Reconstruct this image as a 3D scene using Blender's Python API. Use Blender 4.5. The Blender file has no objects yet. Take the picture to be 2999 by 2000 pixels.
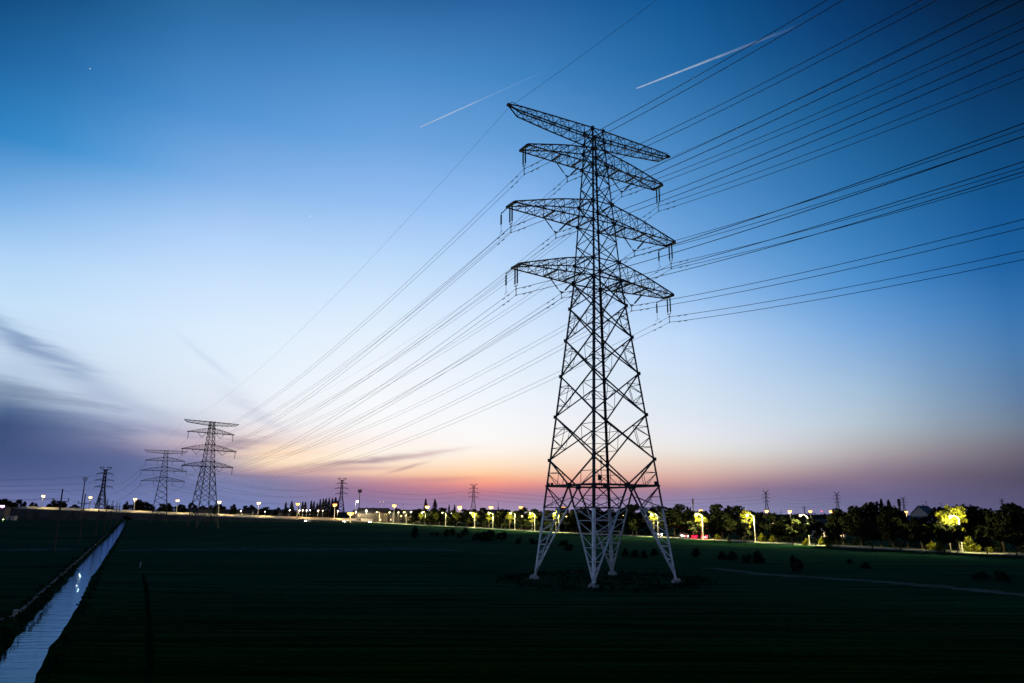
import bpy, math, random
from mathutils import Vector, Matrix
R = math.radians
SC = bpy.context.scene
COL = SC.collection
random.seed(7)

# ------------------------------------------------------------------ camera
F_PX, PITCH, ROLL, CAM_H = 2147.9, R(13.129), R(0.3132), 8.008      # focal length in pixels of a 2999 px wide frame
cam_d = bpy.data.cameras.new('camera')
cam = bpy.data.objects.new('camera', cam_d)
COL.objects.link(cam)
cam_d.sensor_width = 36.0
cam_d.lens = F_PX * 36.0 / 2999.0
cam_d.clip_start, cam_d.clip_end = 0.5, 80000.0
_fwd = Vector((0, math.cos(PITCH), math.sin(PITCH)))
_up0 = Vector((0, -math.sin(PITCH), math.cos(PITCH)))
_rt0 = Vector((1, 0, 0))
_cr, _sr = math.cos(ROLL), math.sin(ROLL)
_rt = _rt0 * _cr + _up0 * _sr
_up = _up0 * _cr - _rt0 * _sr
_m = Matrix((_rt, _up, -_fwd)).transposed().to_4x4()
_m.translation = Vector((0, 0, CAM_H))
cam.matrix_world = _m
SC.camera = cam
SC.view_settings.view_transform = 'Standard'
SC.view_settings.look = 'None'
SC.view_settings.exposure = 0.0
SC.view_settings.gamma = 1.0
SC.view_settings.use_curve_mapping = False

def ray(px, py):                       # direction seen at a pixel of the 2999 x 2000 photograph
    return (_fwd + _rt * ((px - 1499.5) / F_PX) + _up * ((1000 - py) / F_PX)).normalized()
def ground(px, py, z=0.0):             # where that ray meets the height z
    d = ray(px, py)
    t = (z - CAM_H) / d.z
    return Vector((d.x * t, d.y * t, z))
def horizon_y(px):
    return 1492.78 + (1509.17 - 1492.78) * px / 2999.0
def stand(px, dist, z=0.0):            # a point on the ground at a distance (along Y) in the direction of pixel column px
    d = ray(px, horizon_y(px))
    return Vector((d.x / d.y * dist, dist, z))
def height_at(px, py, dist):           # height of pixel row py at that distance
    d = ray(px, py)
    return CAM_H + d.z / d.y * dist

# ------------------------------------------------------------------ sky: dusk gradient by azimuth and elevation, dark cloud bank on the left
SKY_AZ = [-39, -34.5, -31.5, -29, -26, -22.5, -18, -14, -10.5, -6, -2, 2, 6, 10, 14, 18, 22, 26, 30.5, 35, 39]
SKY_EL = [0.2, 0.8, 1.3, 1.7, 2.1, 2.5, 2.9, 3.4, 4.0, 4.6, 5.3, 6.2, 7.3, 8.6, 10.5, 13, 16, 19.5, 23.5, 28, 33, 38, 44]
SKY_TAB = [
 [(112, 120, 170), (111, 119, 169), (106, 115, 166), (96, 107, 158), (87, 100, 151), (78, 94, 145), (72, 89, 139), (64, 84, 133), (60, 81, 129), (57, 81, 127), (57, 84, 128), (160, 184, 208), (174, 195, 219), (186, 207, 231), (200, 223, 246), (196, 225, 250), (170, 208, 246), (106, 169, 226), (43, 128, 193), (27, 98, 157), (8, 61, 114), (4, 53, 104), (6, 57, 108)],
 [(112, 120, 170), (111, 119, 169), (108, 116, 167), (99, 110, 161), (90, 103, 154), (82, 96, 147), (75, 91, 142), (68, 86, 136), (61, 82, 130), (58, 81, 128), (55, 80, 126), (89, 117, 156), (169, 191, 215), (181, 203, 226), (199, 220, 242), (198, 225, 249), (179, 214, 248), (136, 184, 235), (62, 142, 206), (41, 114, 176), (22, 83, 137), (11, 66, 115), (12, 69, 118)],
 [(111, 121, 172), (109, 120, 171), (107, 119, 170), (100, 113, 164), (93, 107, 158), (87, 102, 152), (82, 97, 147), (78, 94, 143), (95, 107, 151), (105, 118, 159), (108, 125, 164), (138, 157, 189), (191, 208, 228), (197, 215, 235), (205, 224, 244), (203, 227, 250), (187, 218, 249), (150, 193, 240), (83, 154, 216), (54, 125, 189), (32, 96, 152), (15, 74, 122), (16, 76, 125)],
 [(110, 123, 174), (108, 122, 173), (107, 122, 172), (103, 117, 167), (98, 113, 162), (94, 108, 157), (90, 105, 153), (92, 104, 150), (116, 121, 160), (141, 144, 177), (148, 156, 188), (170, 184, 210), (202, 216, 234), (207, 222, 240), (210, 228, 246), (207, 230, 251), (193, 221, 251), (160, 199, 243), (99, 163, 222), (64, 134, 197), (41, 106, 163), (18, 80, 128), (19, 82, 130)],
 [(111, 125, 178), (111, 125, 176), (112, 125, 175), (111, 123, 172), (109, 121, 168), (107, 119, 165), (106, 117, 161), (114, 120, 161), (138, 134, 167), (170, 162, 185), (177, 176, 198), (187, 196, 217), (209, 220, 236), (215, 227, 242), (216, 232, 248), (213, 232, 252), (199, 224, 252), (171, 206, 247), (118, 172, 229), (77, 143, 207), (51, 116, 176), (22, 87, 135), (21, 85, 133)],
 [(112, 128, 181), (115, 128, 179), (117, 129, 177), (118, 129, 176), (120, 129, 174), (121, 129, 173), (123, 129, 171), (133, 134, 172), (165, 152, 179), (205, 184, 193), (209, 196, 207), (212, 213, 226), (219, 227, 239), (224, 233, 246), (223, 236, 250), (218, 236, 253), (204, 227, 253), (179, 211, 250), (132, 179, 233), (86, 150, 213), (57, 122, 183), (27, 89, 141), (21, 81, 132)],
 [(118, 130, 180), (119, 127, 174), (121, 126, 169), (123, 125, 166), (129, 126, 164), (154, 136, 164), (217, 180, 171), (249, 223, 193), (251, 223, 196), (249, 221, 198), (244, 227, 221), (239, 235, 238), (237, 240, 246), (235, 242, 250), (230, 241, 252), (223, 238, 253), (207, 229, 253), (181, 213, 249), (140, 185, 237), (95, 156, 218), (64, 129, 191), (32, 91, 148), (20, 77, 131)],
 [(126, 126, 173), (132, 124, 166), (137, 122, 161), (144, 123, 158), (158, 131, 159), (182, 150, 163), (232, 193, 176), (254, 226, 197), (254, 235, 213), (252, 234, 217), (249, 235, 228), (245, 242, 243), (243, 245, 249), (241, 246, 252), (235, 243, 252), (227, 239, 253), (210, 231, 253), (183, 215, 249), (145, 188, 240), (102, 161, 221), (69, 135, 197), (36, 94, 153), (20, 73, 130)],
 [(133, 122, 166), (142, 120, 160), (151, 119, 155), (163, 121, 151), (183, 135, 155), (211, 162, 161), (249, 209, 180), (254, 226, 201), (253, 240, 225), (253, 244, 235), (252, 241, 237), (250, 248, 248), (248, 249, 252), (246, 249, 253), (239, 245, 253), (229, 240, 253), (212, 232, 253), (185, 216, 250), (148, 190, 242), (107, 163, 223), (71, 137, 199), (39, 96, 156), (20, 73, 131)],
 [(146, 130, 169), (153, 125, 161), (165, 121, 151), (188, 127, 145), (214, 144, 146), (232, 169, 151), (250, 205, 170), (254, 224, 196), (254, 237, 219), (254, 245, 235), (252, 245, 242), (249, 248, 249), (247, 248, 252), (243, 247, 253), (236, 243, 253), (226, 238, 253), (210, 230, 253), (184, 215, 249), (148, 191, 243), (106, 162, 221), (70, 136, 198), (40, 99, 159), (22, 75, 133)],
 [(158, 137, 172), (163, 130, 164), (176, 123, 149), (208, 132, 140), (242, 153, 138), (253, 176, 141), (255, 204, 161), (254, 223, 192), (254, 235, 214), (254, 245, 235), (252, 248, 245), (249, 249, 250), (246, 248, 252), (240, 246, 253), (233, 242, 253), (223, 236, 253), (207, 228, 253), (182, 213, 249), (147, 191, 243), (104, 161, 220), (67, 134, 196), (41, 100, 161), (23, 77, 135)],
 [(153, 138, 174), (157, 132, 165), (168, 126, 153), (194, 131, 144), (227, 150, 142), (242, 175, 149), (247, 198, 167), (249, 217, 191), (250, 229, 210), (250, 238, 228), (248, 244, 241), (245, 244, 246), (240, 243, 249), (235, 242, 250), (227, 238, 251), (217, 233, 252), (199, 223, 251), (173, 207, 246), (139, 185, 239), (98, 156, 215), (62, 129, 191), (37, 98, 158), (20, 76, 135)],
 [(147, 138, 176), (152, 133, 167), (161, 128, 156), (181, 131, 148), (213, 149, 146), (230, 173, 157), (238, 192, 172), (243, 210, 190), (246, 224, 207), (246, 233, 223), (244, 239, 236), (240, 239, 242), (234, 238, 245), (229, 237, 248), (221, 234, 249), (210, 228, 251), (187, 215, 249), (155, 196, 240), (122, 174, 229), (88, 148, 208), (54, 122, 183), (29, 94, 154), (15, 75, 134)],
 [(143, 137, 178), (146, 132, 169), (153, 127, 158), (170, 130, 151), (200, 147, 149), (217, 168, 158), (226, 185, 171), (233, 203, 188), (237, 219, 205), (238, 230, 223), (237, 235, 235), (234, 235, 241), (227, 234, 243), (221, 232, 245), (213, 229, 247), (202, 224, 251), (173, 207, 246), (137, 184, 234), (105, 161, 219), (77, 140, 199), (45, 114, 175), (20, 88, 148), (9, 73, 132)],
 [(138, 136, 179), (140, 131, 170), (145, 127, 160), (160, 130, 154), (187, 146, 152), (203, 163, 159), (214, 179, 170), (223, 197, 185), (227, 214, 204), (230, 227, 224), (230, 231, 234), (227, 231, 240), (219, 229, 241), (213, 227, 242), (204, 223, 245), (191, 217, 249), (157, 197, 242), (118, 171, 227), (88, 149, 209), (66, 131, 191), (35, 105, 165), (10, 83, 143), (3, 71, 131)],
 [(131, 131, 170), (129, 125, 162), (130, 119, 153), (135, 116, 146), (156, 128, 148), (175, 146, 155), (192, 165, 164), (205, 186, 181), (212, 204, 200), (216, 216, 217), (218, 221, 228), (214, 222, 234), (206, 220, 236), (199, 217, 238), (186, 211, 239), (169, 202, 240), (133, 180, 231), (98, 157, 216), (73, 136, 196), (52, 118, 177), (26, 93, 152), (5, 72, 129), (1, 64, 122)],
 [(120, 120, 158), (118, 115, 153), (118, 110, 147), (121, 108, 142), (135, 116, 144), (150, 129, 148), (166, 145, 154), (180, 166, 169), (190, 185, 187), (199, 198, 202), (200, 205, 214), (198, 211, 224), (190, 209, 228), (183, 206, 230), (167, 197, 230), (144, 185, 230), (107, 163, 220), (78, 143, 203), (57, 123, 183), (38, 105, 162), (18, 80, 137), (2, 59, 112), (1, 54, 108)],
 [(106, 106, 146), (107, 104, 143), (108, 101, 140), (115, 105, 139), (122, 108, 137), (129, 113, 136), (138, 122, 140), (151, 138, 151), (166, 157, 164), (174, 172, 177), (176, 183, 192), (177, 193, 207), (171, 193, 213), (162, 190, 217), (144, 180, 219), (116, 165, 219), (80, 146, 208), (58, 127, 189), (40, 109, 168), (23, 90, 145), (10, 66, 120), (2, 44, 93), (1, 44, 94)],
 [(95, 95, 132), (95, 92, 128), (95, 90, 124), (98, 91, 122), (101, 92, 119), (105, 94, 117), (113, 103, 122), (123, 114, 130), (135, 129, 140), (140, 140, 151), (142, 152, 166), (141, 159, 179), (135, 160, 187), (125, 158, 192), (110, 152, 197), (86, 142, 200), (53, 122, 187), (38, 108, 169), (25, 92, 148), (13, 72, 125), (5, 50, 97), (1, 32, 73), (1, 33, 77)],
 [(85, 85, 120), (84, 83, 116), (83, 80, 110), (82, 78, 106), (80, 76, 102), (83, 78, 102), (89, 84, 105), (96, 91, 110), (105, 100, 115), (107, 110, 127), (109, 122, 141), (104, 125, 151), (95, 125, 162), (86, 124, 167), (74, 124, 176), (54, 116, 177), (28, 98, 162), (17, 87, 148), (13, 73, 124), (6, 55, 102), (3, 35, 70), (2, 24, 53), (2, 26, 58)],
 [(85, 85, 120), (84, 83, 116), (82, 80, 110), (81, 78, 106), (80, 76, 101), (85, 80, 103), (91, 86, 107), (99, 94, 111), (106, 103, 119), (108, 114, 131), (110, 125, 146), (102, 125, 154), (92, 125, 163), (83, 123, 169), (68, 122, 177), (44, 108, 171), (21, 91, 154), (10, 78, 137), (8, 61, 109), (2, 43, 84), (2, 22, 43), (2, 16, 33), (2, 19, 39)],
]
def lin(c):
    c = c / 255.0
    return c / 12.92 if c <= 0.04045 else ((c + 0.055) / 1.055) ** 2.4
def rgb(r, g, b):
    return (lin(r), lin(g), lin(b), 1.0)

SUN_AZ, SUN_EL = R(-5.0), R(-1.5)      # the sun has just set
world = bpy.data.worlds.new('World')
SC.world = world
world.use_nodes = True
wt = world.node_tree
wt.nodes.clear()
def wn(t, **k):
    n = wt.nodes.new(t)
    for a, v in k.items(): setattr(n, a, v)
    return n
def wm(op, a, b=None, c=None, clamp=False):
    n = wn('ShaderNodeMath', operation=op)
    n.use_clamp = clamp
    for i, v in enumerate((a, b, c)):
        if v is None: continue
        if isinstance(v, (int, float)): n.inputs[i].default_value = v
        else: wt.links.new(v, n.inputs[i])
    return n.outputs[0]
def wmix(f, a, b, blend='MIX'):
    n = wn('ShaderNodeMix', data_type='RGBA', blend_type=blend)
    for s, v in ((n.inputs[0], f), (n.inputs[6], a), (n.inputs[7], b)):
        if isinstance(v, (int, float)): s.default_value = v
        elif isinstance(v, tuple): s.default_value = v
        else: wt.links.new(v, s)
    return n.outputs[2]
def wramp(fac, stops, interp='LINEAR'):
    n = wn('ShaderNodeValToRGB')
    n.color_ramp.interpolation = interp
    el = n.color_ramp.elements
    el[0].position, el[0].color = stops[0]
    el[1].position, el[1].color = stops[-1]
    for p_, c_ in stops[1:-1]:
        e = el.new(p_); e.color = c_
    wt.links.new(fac, n.inputs[0])
    return n.outputs[0]
tc = wn('ShaderNodeTexCoord')
sp = wn('ShaderNodeSeparateXYZ')
wt.links.new(tc.outputs['Generated'], sp.inputs[0])
az = wm('MULTIPLY', wm('ARCTAN2', sp.outputs[0], sp.outputs[1]), 180 / math.pi)
el_ = wm('MULTIPLY', wm('ARCSINE', wm('MINIMUM', wm('MAXIMUM', sp.outputs[2], -1.0), 1.0)), 180 / math.pi)
elf = wm('DIVIDE', el_, 90.0, clamp=True)
ZEN = (0.004, 0.028, 0.085, 1)
sky = None
for i, row in enumerate(SKY_TAB):
    cols = [rgb(*c) for c in row]
    st = [(e / 90.0, c) for e, c in zip(SKY_EL, cols)] + [(0.65, ZEN), (1.0, ZEN)]
    c = wramp(elf, st)
    if sky is None: sky = c
    else:
        t = wm('DIVIDE', wm('SUBTRACT', az, SKY_AZ[i - 1]), SKY_AZ[i] - SKY_AZ[i - 1], clamp=True)
        sky = wmix(t, sky, c)
# the twilight sky behind the camera: earth shadow and pale belt above it
back = wramp(elf, [(0.0, (0.07, 0.08, 0.13, 1)), (0.06, (0.12, 0.12, 0.19, 1)), (0.16, (0.17, 0.18, 0.27, 1)),
                   (0.35, (0.06, 0.12, 0.24, 1)), (0.65, ZEN), (1.0, ZEN)])
mr = wn('ShaderNodeMapRange', interpolation_type='SMOOTHSTEP')
mr.inputs[1].default_value, mr.inputs[2].default_value = 55.0, 125.0
wt.links.new(wm('ABSOLUTE', az), mr.inputs[0])
sky = wmix(mr.outputs[0], sky, back)
# cloud bank: low and heavy on the left, thinning to streaks toward the glow
def noise(vec, scale, detail, rough, dist=0.0):
    n = wn('ShaderNodeTexNoise')
    n.inputs['Scale'].default_value = scale
    n.inputs['Detail'].default_value = detail
    n.inputs['Roughness'].default_value = rough
    n.inputs['Distortion'].default_value = dist
    wt.links.new(vec, n.inputs['Vector'])
    return n.outputs['Fac']
def cvec(sa, se, tilt, off):
    cb = wn('ShaderNodeCombineXYZ')
    wt.links.new(wm('MULTIPLY', az, sa), cb.inputs[0])
    wt.links.new(wm('MULTIPLY', wm('ADD', el_, wm('MULTIPLY', az, tilt)), se), cb.inputs[1])
    cb.inputs[2].default_value = off
    return cb.outputs[0]
azf = wm('DIVIDE', wm('ADD', az, 60.0), 120.0, clamp=True)
def azcurve(pts):
    return wramp(azf, [((a + 60) / 120.0, (v, v, v, 1)) for a, v in pts])
edge = wm('SUBTRACT', wm('MULTIPLY', azcurve([(-60, .98), (-39, .88), (-33, .80), (-28, .68), (-24, .42), (-20, .22), (-16, .06), (-12, 0), (-8, 0)]), 13.0), 3.0)
n1 = noise(cvec(.07, .42, .10, 3.1), 1.0, 7, .6, .6)
n2 = noise(cvec(.16, 1.5, .12, 8.7), 1.0, 6, .6, .4)
nn = wm('ADD', wm('MULTIPLY', wm('SUBTRACT', n1, .5), 7.0), wm('MULTIPLY', wm('SUBTRACT', n2, .5), 2.2))
mk = wn('ShaderNodeMapRange', interpolation_type='SMOOTHSTEP')
mk.inputs[1].default_value, mk.inputs[2].default_value = -1.0, 1.7
wt.links.new(wm('ADD', wm('SUBTRACT', edge, el_), nn), mk.inputs[0])
ccol = wramp(azf, [((a + 60) / 120.0, rgb(*c)) for a, c in
                   [(-60, (46, 64, 104)), (-39, (54, 74, 116)), (-33, (62, 82, 126)), (-27, (80, 96, 144)), (-20, (104, 110, 156)),
                    (-12, (128, 114, 155)), (-5, (150, 114, 146)), (4, (170, 122, 150))]])
clear_low = wn('ShaderNodeMapRange', interpolation_type='SMOOTHSTEP')      # the cloud thins right above the horizon
clear_low.inputs[1].default_value, clear_low.inputs[2].default_value = -0.5, 2.6
wt.links.new(el_, clear_low.inputs[0])
sky = wmix(wm('MULTIPLY', wm('MULTIPLY', mk.outputs[0], .55), clear_low.outputs[0]), sky, ccol)
def streak(a_c, a_w, e_c, slope, thick, opac, color, rag=1.0):
    global sky
    da = wm('SUBTRACT', az, a_c)
    de = wm('SUBTRACT', wm('SUBTRACT', el_, e_c), wm('MULTIPLY', da, slope))
    de = wm('ADD', de, wm('MULTIPLY', wm('SUBTRACT', n2, .5), rag * thick * 3.0))
    x = wm('DIVIDE', da, a_w); y = wm('DIVIDE', de, thick)
    g = wm('POWER', 2.718, wm('MULTIPLY', wm('ADD', wm('MULTIPLY', x, x), wm('MULTIPLY', y, y)), -1.0))
    sky = wmix(wm('MULTIPLY', g, opac, clamp=True), sky, rgb(*color))
streak(-34.0, 4.5, 10.6, -.42, .75, .70, (104, 132, 178))
streak(-29.0, 3.5, 7.6, -.30, .55, .35, (130, 146, 186))
streak(-26.0, 4.5, 5.6, -.12, .35, .35, (120, 128, 172))
streak(-22.8, 2.0, 10.6, -.75, .30, .20, (150, 178, 220), .6)
streak(-19.3, 2.6, 7.1, -.55, .55, .26, (165, 172, 205))
streak(-20.5, 2.8, 4.75, .12, .34, .55, (140, 128, 155))
streak(-17.0, 3.0, 4.2, .06, .16, .40, (255, 214, 180), .8)
streak(-11.2, 4.8, 3.75, .13, .25, .72, (150, 116, 142), .8)
streak(-6.5, 2.6, 4.35, .16, .13, .40, (205, 165, 170), .6)
streak(-12.5, 4.0, 3.1, .05, .22, .45, (160, 120, 150), .8)
streak(-8.0, 1.4, 3.3, .30, .12, .50, (160, 115, 140), .6)
streak(-5.5, 3.2, 2.45, .05, .16, .35, (190, 125, 140), .7)
streak(8.0, 6.0, 10.0, .05, .25, .08, (190, 205, 225), .7)

# a faint share of the physical dusk sky
nis = wn('ShaderNodeTexSky')
nis.sky_type = 'NISHITA'
nis.sun_disc = False
nis.sun_elevation = SUN_EL
nis.sun_rotation = SUN_AZ
sky = wmix(1.0, sky, wmix(1.0, nis.outputs[0], (0.006, 0.006, 0.006, 1), 'MULTIPLY'), 'ADD')
bg = wn('ShaderNodeBackground')
bg.inputs['Strength'].default_value = 1.0
wt.links.new(sky, bg.inputs['Color'])
wo = wn('ShaderNodeOutputWorld')
wt.links.new(bg.outputs[0], wo.inputs['Surface'])

# the sun itself, just under the horizon: only things kilometres up still catch it
sun_d = bpy.data.lights.new('sun', 'SUN')
sun_d.energy, sun_d.angle, sun_d.color = 4.0, R(0.5), (1.0, 0.95, 0.90)
sun = bpy.data.objects.new('sun', sun_d)
COL.objects.link(sun)
_s = Vector((math.sin(SUN_AZ) * math.cos(SUN_EL), math.cos(SUN_AZ) * math.cos(SUN_EL), math.sin(SUN_EL)))
sun.rotation_euler = (-_s).to_track_quat('-Z', 'Y').to_euler()

# ------------------------------------------------------------------ materials
MATS = {}
def mat(name, color, rough=0.7, metal=0.0, spec=0.5, noise_amt=0.0, noise_scale=1.0, emit=None, emit_s=0.0, translucent=0.0):
    m = bpy.data.materials.new(name); m.use_nodes = True
    nt = m.node_tree; b = nt.nodes['Principled BSDF']
    b.inputs['Base Color'].default_value = (*color, 1)
    b.inputs['Roughness'].default_value = rough
    b.inputs['Metallic'].default_value = metal
    b.inputs['Specular IOR Level'].default_value = spec
    if noise_amt:
        n = nt.nodes.new('ShaderNodeTexNoise'); n.inputs['Scale'].default_value = noise_scale; n.inputs['Detail'].default_value = 4
        t = nt.nodes.new('ShaderNodeTexCoord'); nt.links.new(t.outputs['Object'], n.inputs['Vector'])
        r = nt.nodes.new('ShaderNodeValToRGB')
        lo = tuple(c * (1 - noise_amt) for c in color); hi = tuple(min(1, c * (1 + noise_amt)) for c in color)
        r.color_ramp.elements[0].position = .3; r.color_ramp.elements[1].position = .7
        r.color_ramp.elements[0].color = (*lo, 1); r.color_ramp.elements[1].color = (*hi, 1)
        nt.links.new(n.outputs['Fac'], r.inputs[0]); nt.links.new(r.outputs[0], b.inputs['Base Color'])
    if emit:
        b.inputs['Emission Color'].default_value = (*emit, 1); b.inputs['Emission Strength'].default_value = emit_s
    if translucent:
        tr = nt.nodes.new('ShaderNodeBsdfTranslucent'); tr.inputs[0].default_value = (*color, 1)
        mx = nt.nodes.new('ShaderNodeMixShader'); mx.inputs[0].default_value = translucent
        nt.links.new(b.outputs[0], mx.inputs[1]); nt.links.new(tr.outputs[0], mx.inputs[2])
        nt.links.new(mx.outputs[0], nt.nodes['Material Output'].inputs['Surface'])
    MATS[name] = m
    return m
mat('steel_shaded', (.042, .044, .052), .55, .3, .4, .35, 1.5)  # upper pylon steel, silhouette shade painted into the colour
mat('steel_lit', (.70, .73, .78), .42, .35, .5, .30, 1.6)  # same steel painted pale, as if lit, for the lower legs
mat('far_steel', (.04, .042, .05), .6, .2, .3)
mat('insulator', (.025, .022, .025), .35, 0, .5)
mat('cable', (.02, .022, .03), .5, .3, .4)
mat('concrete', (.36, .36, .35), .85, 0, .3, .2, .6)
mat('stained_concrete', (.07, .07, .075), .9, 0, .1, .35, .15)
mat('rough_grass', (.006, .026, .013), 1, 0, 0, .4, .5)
mat('streak_wall_pale', (.70, .67, .60), .8, 0, .3, .12, .3)
mat('asphalt', (.05, .05, .052), .8, 0, .3, .25, .3)
mat('paving', (.34, .33, .28), .9, 0, .1, .3, .4)
mat('road_paint', (.7, .7, .66), .7)
mat('pole_steel', (.55, .54, .50), .45, .2, .5)
mat('dark_pole', (.05, .048, .046), .8, 0, .3, .2, 3)
mat('bark', (.07, .055, .042), .9, 0, .2, .3, 4)
mat('pale_bark', (.16, .14, .11), .9, 0, .2, .3, 4)
mat('leaf_dark', (.010, .013, .006), .8, 0, .05, .4, .8, translucent=.2)
mat('leaf_mid', (.016, .021, .007), .8, 0, .05, .4, .8, translucent=.25)
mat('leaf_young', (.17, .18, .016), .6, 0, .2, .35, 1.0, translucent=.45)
mat('needle', (.014, .015, .014), .9, 0, .05, .3, 1.0)
mat('bush_leaf', (.006, .020, .014), .9, 0, .02, .4, 1.0)
mat('soil', (.0022, .012, .005), 1, 0, 0, .4, .5)
mat('track_soil', (.07, .095, .082), 1, 0, 0, .35, .3)
mat('path_soil', (.035, .085, .075), 1, 0, 0, .4, .4)
mat('house_wall', (.13, .125, .12), .9, 0, .1, .15, .5)
mat('white_wall', (.34, .35, .38), .8, 0, .3, .06, .5)
mat('roof_tile', (.03, .03, .035), .7, 0, .3, .3, 1.5)
mat('blue_roof', (.035, .05, .085), .6, 0, .4, .2, 1.5)
mat('trim', (.6, .6, .58), .6)
mat('window_dark', (.02, .025, .035), .1, 0, .6)
mat('window_lit', (.3, .25, .15), .4, 0, .5, emit=(1, .72, .36), emit_s=1.6)
mat('lamp_warm', (.9, .8, .6), .4, emit=(1, .55, .14), emit_s=5)
mat('lamp_white', (.9, .9, .8), .4, emit=(1, .80, .26), emit_s=4.5)
mat('lamp_orange', (.9, .6, .3), .4, emit=(1, .42, .06), emit_s=5)
mat('lamp_cool', (.9, .9, 1), .4, emit=(.85, .9, 1), emit_s=16)
mat('small_lamp', (.9, .8, .6), .4, emit=(1, .62, .22), emit_s=5)
mat('headlight_glow', (.9, .9, .8), .3, emit=(1, .88, .66), emit_s=60)
mat('taillight_glow', (.5, .01, .01), .3, emit=(1, 0.0, .012), emit_s=30)
mat('red_beacon', (.5, .02, .02), .3, emit=(1, .03, .05), emit_s=20)
mat('neon', (.6, .3, .8), .4, emit=(.75, .35, 1), emit_s=6)
mat('green_flood', (.5, .8, .3), .4, emit=(.5, 1, .25), emit_s=12)
mat('star_light', (1, .9, .8), .5, emit=(1, .9, .78), emit_s=1.4)
mat('car_dark', (.03, .03, .035), .25, .3, .5)
mat('car_silver', (.45, .46, .48), .25, .5, .5)
mat('car_red', (.2, .015, .015), .25, .2, .5)
mat('tyre', (.015, .015, .015), .9)
mat('glass', (.02, .025, .03), .05, 0, .7)

# field: dark green crop with faint rows; distance haze is painted into the colour
def field_material():
    m = bpy.data.materials.new('field'); m.use_nodes = True
    nt = m.node_tree; b = nt.nodes['Principled BSDF']; L = nt.links.new
    tcn = nt.nodes.new('ShaderNodeTexCoord')
    def nz(scale_v, detail, rough=.55):
        mp = nt.nodes.new('ShaderNodeMapping'); mp.inputs['Scale'].default_value = scale_v
        L(tcn.outputs['Object'], mp.inputs[0])
        n = nt.nodes.new('ShaderNodeTexNoise'); n.inputs['Scale'].default_value = 1; n.inputs['Detail'].default_value = detail
        n.inputs['Roughness'].default_value = rough
        L(mp.outputs[0], n.inputs['Vector'])
        return n.outputs['Fac']
    rows = nz((.035, .9, 1), 6, .65); big = nz((.006, .02, 1), 4); fine = nz((1.2, 2.0, 1), 5, .7)
    def ramp(f, a, b_, p0=.35, p1=.65):
        r = nt.nodes.new('ShaderNodeValToRGB'); r.color_ramp.elements[0].position = p0; r.color_ramp.elements[1].position = p1
        r.color_ramp.elements[0].color = a; r.color_ramp.elements[1].color = b_; L(f, r.inputs[0]); return r.outputs[0]
    def mul(a, b_):
        x = nt.nodes.new('ShaderNodeMix'); x.data_type = 'RGBA'; x.blend_type = 'MULTIPLY'; x.inputs[0].default_value = 1
        L(a, x.inputs[6]); L(b_, x.inputs[7]); return x.outputs[2]
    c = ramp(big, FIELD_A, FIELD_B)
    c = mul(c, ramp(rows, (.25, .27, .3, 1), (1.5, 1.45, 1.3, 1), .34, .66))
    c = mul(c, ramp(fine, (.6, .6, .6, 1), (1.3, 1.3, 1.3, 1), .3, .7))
    # haze painted into the base colour: lighter and bluer with distance
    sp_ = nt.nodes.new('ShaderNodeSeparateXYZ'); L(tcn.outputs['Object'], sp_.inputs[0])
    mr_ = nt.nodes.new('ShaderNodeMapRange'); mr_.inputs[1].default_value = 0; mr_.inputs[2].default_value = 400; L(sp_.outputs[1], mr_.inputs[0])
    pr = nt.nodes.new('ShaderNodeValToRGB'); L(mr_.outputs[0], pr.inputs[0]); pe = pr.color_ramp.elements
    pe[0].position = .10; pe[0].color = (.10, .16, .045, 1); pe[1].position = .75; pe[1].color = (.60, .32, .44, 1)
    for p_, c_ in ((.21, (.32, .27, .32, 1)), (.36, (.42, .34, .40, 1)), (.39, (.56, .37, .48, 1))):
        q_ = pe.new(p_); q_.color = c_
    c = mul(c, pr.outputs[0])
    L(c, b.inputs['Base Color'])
    b.inputs['Roughness'].default_value = 1.0
    b.inputs['Specular IOR Level'].default_value = FIELD_SPEC
    bp = nt.nodes.new('ShaderNodeBump'); bp.inputs['Strength'].default_value = .6; bp.inputs['Distance'].default_value = .25
    ad = nt.nodes.new('ShaderNodeMath'); ad.operation = 'ADD'; L(rows, ad.inputs[0]); L(fine, ad.inputs[1]); L(ad.outputs[0], bp.inputs['Height'])
    L(bp.outputs[0], b.inputs['Normal'])
    MATS['field'] = m
FIELD_A, FIELD_B, FIELD_SPEC = (.028, .15, .085, 1), (.046, .22, .10, 1), 0
field_material()
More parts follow.
